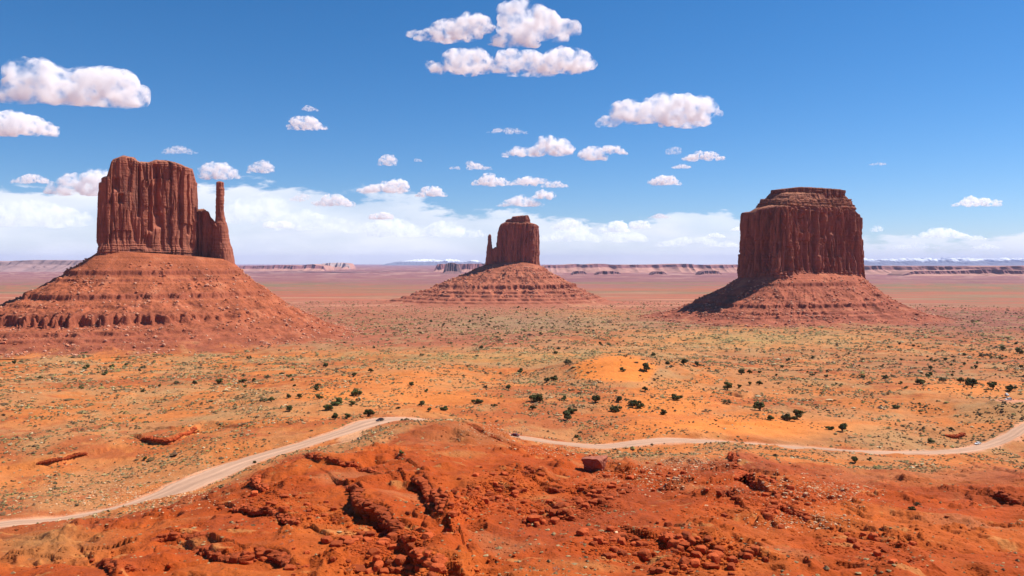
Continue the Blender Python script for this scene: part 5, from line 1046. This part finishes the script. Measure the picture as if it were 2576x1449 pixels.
CL = [([(110, 210, 220, 100), (240, 195, 210, 150), (290, 235, 120, 70)], 'big white cumulus with a peaked top above the left butte', 1),
      ([(40, 305, 200, 70)], 'cloud cut by the left edge below the big cumulus', .95),
      ([(1130, 72, 200, 60), (1180, 50, 120, 60)], 'left wing of the top centre cloud group', .9), ([(1320, 48, 230, 90), (1420, 60, 90, 40), (1290, 95, 130, 60)], 'tall white cloud touching the top edge', .95), ([(1170, 150, 190, 60), (1300, 150, 200, 60), (1430, 150, 190, 70), (1360, 175, 180, 35)], 'long low cloud under the top centre group', .95),
      ([(1600, 285, 190, 70), (1690, 265, 190, 100), (1770, 270, 90, 50)], 'bright white cloud right of centre, above the right butte', 1), ([(772, 308, 100, 38)], 'small pinkish cloud right of the big left cumulus', .75), ([(780, 271, 42, 16)], 'tiny puff above the small pinkish cloud', .45),
      ([(1320, 380, 110, 34), (1390, 365, 130, 52)], 'white cloud above the centre butte, left of its ragged neighbour', .95), ([(1490, 385, 80, 40), (1540, 375, 80, 26)], 'ragged cloud just right of the one above the centre butte', .8), ([(1770, 391, 110, 26)], 'slender cloud high between the centre and right buttes', .75), ([(1714, 418, 52, 12)], 'tiny flat wisp under the slender cloud', .5), ([(1694, 376, 36, 26)], 'faint puff left of the slender cloud', .3),
      ([(1672, 452, 92, 28)], 'small cloud left above the right butte', .85), ([(976, 404, 54, 28)], 'small pink cloud high left of the centre butte', .6), ([(960, 470, 120, 34), (1000, 460, 60, 40)], 'white cloud left of the centre butte above the cloud bank', .95), ([(1086, 482, 82, 30)], 'little white cloud nearest the left of the centre butte', .85), ([(838, 502, 105, 34)], 'cloud rising from the bank midway to the left butte', .85), ([(760, 495, 60, 22)], 'faint cloud beside the one rising from the bank', .4),
      ([(1240, 452, 110, 34), (1340, 455, 150, 22)], 'flat white cloud low above the centre butte', .9), ([(1395, 462, 70, 20)], 'thin tail cloud right of the flat one', .6), ([(1310, 508, 130, 30), (1370, 488, 70, 26)], 'lowest white cloud right above the centre butte', .9), ([(1185, 417, 110, 20)], 'faint pink streak left above the centre butte', .5),
      ([(550, 425, 100, 52)], 'puffy cloud just right of the top of the left butte', .8), ([(664, 420, 92, 32)], 'pinkish cloud right of the spire', .6), ([(450, 378, 100, 22)], 'faint pink streak above the left butte', .35), ([(80, 448, 100, 30)], 'grey cloud at the left edge above the bank', .6), ([(190, 465, 130, 60), (240, 455, 90, 62)], 'bright billowing cloud left of the left butte', 1),
      ([(2456, 506, 120, 30)], 'small lens-shaped cloud at the far right', .95), ([(2370, 586, 150, 30)], 'wide low cloud at the right', .8), ([(2455, 597, 70, 16)], 'thin cloud right of the wide low one', .5), ([(1545, 568, 80, 36)], 'cloud on the bank right of the centre butte', .85), ([(1610, 562, 60, 30)], 'smaller cloud on the bank midway to the right butte', .8), ([(1662, 543, 60, 14)], 'faint pink wisp left of the right butte', .45), ([(1800, 592, 60, 14)], 'thin cloud touching the right butte on its left', .7), ([(1856, 575, 40, 14)], 'little cloud behind the left edge of the right butte', .7),
      ([(2205, 575, 36, 16)], 'tiny cloud close to the right side of the right butte', .5), ([(2480, 620, 80, 16)], 'faint low cloud near the right horizon', .5), ([(1275, 328, 110, 16)], 'faint streak high above the centre butte', .35), ([(2210, 412, 50, 8)], 'faint wisp in the empty blue sky at the right', .3), ([(1050, 402, 24, 10)], 'tiny puff right of the small pink cloud', .35), ([(960, 540, 70, 26)], 'bump of cloud rising above the bank left of the centre butte', .8), ([(1435, 565, 110, 30)], 'cloud on the bank just right of the centre butte', .7), ([(700, 560, 80, 30)], 'white bump in the cloud bank right of the spire', .7),
      ([(70, 535, 240, 80), (180, 545, 120, 60)], 'left end of the white cloud bank, behind the left butte', .55), ([(650, 520, 200, 80), (780, 550, 200, 60), (860, 565, 120, 50)], 'tall shoulder of the cloud bank right of the spire', .55), ([(980, 572, 200, 56), (1120, 575, 200, 48)], 'section of the cloud bank just left of the centre butte', .6),
      ([(1440, 585, 170, 46), (1570, 592, 160, 40)], 'section of the cloud bank just right of the centre butte', .6), ([(1735, 606, 170, 30), (1830, 615, 90, 20)], 'thin end of the cloud bank touching the right butte', .55), ([(2290, 618, 150, 20)], 'faint low cloud layer over the right-hand mountains', .35)]
for i, (lb_, lab, dn) in enumerate(CL): cloud(lb_, lab, dn, seed=i + 1)
print('clouds', time.time() - T0)

# ------------------------------------------------------------------ haze
hz = empty('tmp'); bpy.data.objects.remove(hz)
R_ = 66000.; zb_, zt_ = -175., 620.
Vh = [(x, y, z) for z in (zb_, zt_) for x, y in ((-R_, -R_), (R_, -R_), (R_, R_ + 6000), (-R_, R_ + 6000))]
Fh = [(0, 3, 2, 1), (4, 5, 6, 7), (0, 1, 5, 4), (1, 2, 6, 5), (2, 3, 7, 6), (3, 0, 4, 7)]
mh, nt, out = newmat('haze_air'); pv = N(nt, 'ShaderNodeVolumePrincipled'); pv.inputs['Color'].default_value = (.50, .62, 1, 1); pv.inputs['Density'].default_value = 1.1e-5; pv.inputs['Anisotropy'].default_value = .0; nt.links.new(pv.outputs[0], out.inputs['Volume'])
haze = pymesh('haze', np.array(Vh), Fh, mh, None); tag(haze, 'thin bluish haze over the whole desert', 'haze', kind='stuff')

# ------------------------------------------------------------------ sun, sky, camera
SAZ, SEL = math.radians(71), math.radians(52)
sd = Vector((math.sin(SAZ) * math.cos(SEL), math.cos(SAZ) * math.cos(SEL), math.sin(SEL)))
sl = bpy.data.lights.new('sun', 'SUN'); sl.energy = 5.0; sl.angle = math.radians(.53); sl.color = (1, .955, .88); so_ = bpy.data.objects.new('sun', sl); COL.objects.link(so_); so_.rotation_euler = sd.to_track_quat('Z', 'Y').to_euler(); so_.location = (0, 0, 900)
w = bpy.data.worlds.new('World'); S.world = w; w.use_nodes = True; nt = w.node_tree; nt.nodes.clear()
outw = N(nt, 'ShaderNodeOutputWorld'); bg = N(nt, 'ShaderNodeBackground'); nt.links.new(bg.outputs[0], outw.inputs[0])
sky = N(nt, 'ShaderNodeTexSky', sky_type='NISHITA'); sky.sun_disc = False; sky.sun_elevation = SEL; sky.sun_rotation = SAZ; sky.altitude = 1600; sky.air_density = 1.0; sky.dust_density = .4; sky.ozone_density = 2.2
bg.inputs['Strength'].default_value = .073
hs = N(nt, 'ShaderNodeHueSaturation'); hs.inputs['Saturation'].default_value = 1.22; hs.inputs['Hue'].default_value = .49; tint = N(nt, 'ShaderNodeVectorMath', operation='MULTIPLY'); tint.inputs[1].default_value = (.86, .92, 1.16); nt.links.new(sky.outputs[0], tint.inputs[0]); nt.links.new(tint.outputs[0], hs.inputs['Color'])
# bank of cloud low over the horizon, in sky directions
tc = N(nt, 'ShaderNodeTexCoord'); sx = N(nt, 'ShaderNodeSeparateXYZ'); nt.links.new(tc.outputs['Generated'], sx.inputs[0])
azr = math_(nt, 'ARCTAN2', sx.outputs[0], sx.outputs[1]); el = math_(nt, 'ARCSINE', sx.outputs[2])
cmb = N(nt, 'ShaderNodeCombineXYZ'); nt.links.new(math_(nt, 'MULTIPLY', azr, 1.0), cmb.inputs[0]); nt.links.new(math_(nt, 'MULTIPLY', el, 3.2), cmb.inputs[1])
n1 = N(nt, 'ShaderNodeTexNoise'); n1.inputs['Scale'].default_value = 9; n1.inputs['Detail'].default_value = 7; n1.inputs['Roughness'].default_value = .58; nt.links.new(cmb.outputs[0], n1.inputs['Vector'])
n2 = N(nt, 'ShaderNodeTexNoise'); n2.inputs['Scale'].default_value = 6; n2.inputs['Detail'].default_value = 5; nt.links.new(cmb.outputs[0], n2.inputs['Vector'])
crv = N(nt, 'ShaderNodeFloatCurve'); cm = crv.mapping; cm.clip_min_x = 0; cm.clip_max_x = 1
# bank top elevation (rad) by azimuth: t = (az+0.6)/1.2
pts_ = [(0, .088), (.14, .090), (.24, .094), (.33, .088), (.42, .072), (.5, .062), (.58, .060), (.68, .056), (.78, .040), (.84, .030), (.9, .026), (1, .026)]
c0 = cm.curves[0]
while len(c0.points) > 2: c0.points.remove(c0.points[1])
c0.points[0].location = (0, pts_[0][1] * 8); c0.points[-1].location = (1, pts_[-1][1] * 8)
for a_, b_ in pts_[1:-1]: c0.points.new(a_, b_ * 8)
cm.update()
nt.links.new(math_(nt, 'MULTIPLY_ADD', azr, 1 / 1.2), crv.inputs['Value']); crv.inputs['Value'].links[0].from_node.inputs[2].default_value = .5
topel = math_(nt, 'MULTIPLY', crv.outputs[0], 1 / 8)
dd_ = math_(nt, 'SUBTRACT', topel, el)
nn = math_(nt, 'MULTIPLY_ADD', n1.outputs[0], .12); nn.node.inputs[2].default_value = -.062
ed_ = math_(nt, 'ADD', dd_, nn)
mr = N(nt, 'ShaderNodeMapRange', interpolation_type='SMOOTHSTEP'); mr.inputs['From Min'].default_value = -.004; mr.inputs['From Max'].default_value = .006; nt.links.new(ed_, mr.inputs['Value'])
tex = N(nt, 'ShaderNodeMapRange'); tex.inputs['From Min'].default_value = .3; tex.inputs['From Max'].default_value = .65; tex.inputs['To Min'].default_value = .5; tex.inputs['To Max'].default_value = 1.0; nt.links.new(n2.outputs[0], tex.inputs['Value'])
mask = math_(nt, 'MULTIPLY', mr.outputs[0], tex.outputs[0], True)
cr_ = N(nt, 'ShaderNodeMix', data_type='RGBA'); cr_.inputs[6].default_value = (6.3, 7.2, 9.0, 1); cr_.inputs[7].default_value = (11.8, 11.9, 12.1, 1); nt.links.new(n1.outputs[0], cr_.inputs[0])
mxw = N(nt, 'ShaderNodeMix', data_type='RGBA'); nt.links.new(mask, mxw.inputs[0]); nt.links.new(hs.outputs[0], mxw.inputs[6]); nt.links.new(cr_.outputs[2], mxw.inputs[7]); nt.links.new(mxw.outputs[2], bg.inputs[0])

cam = bpy.data.cameras.new('camera'); co_ = bpy.data.objects.new('camera', cam); COL.objects.link(co_); S.camera = co_
co_.location = (0, 0, 0); co_.rotation_euler = (math.radians(90), 0, 0)
cam.sensor_width = 36; cam.lens = 36 * F / 1024; cam.shift_y = -(288 - HY) / 1024; cam.clip_start = .5; cam.clip_end = 500000
S.view_settings.view_transform = 'Standard'; S.view_settings.look = 'None'; S.view_settings.exposure = .5; S.view_settings.gamma = 1
S.render.engine = 'CYCLES'; S.cycles.max_bounces = 13; S.cycles.diffuse_bounces = 3; S.cycles.transparent_max_bounces = 16; S.cycles.volume_bounces = 12; S.cycles.use_denoising = True
S.cycles.caustics_reflective = False; S.cycles.caustics_refractive = False
for p, u in zip(JP, used):
    if not u:
        for c in list(p.children): bpy.data.objects.remove(c)
        bpy.data.objects.remove(p)
print('done', time.time() - T0)
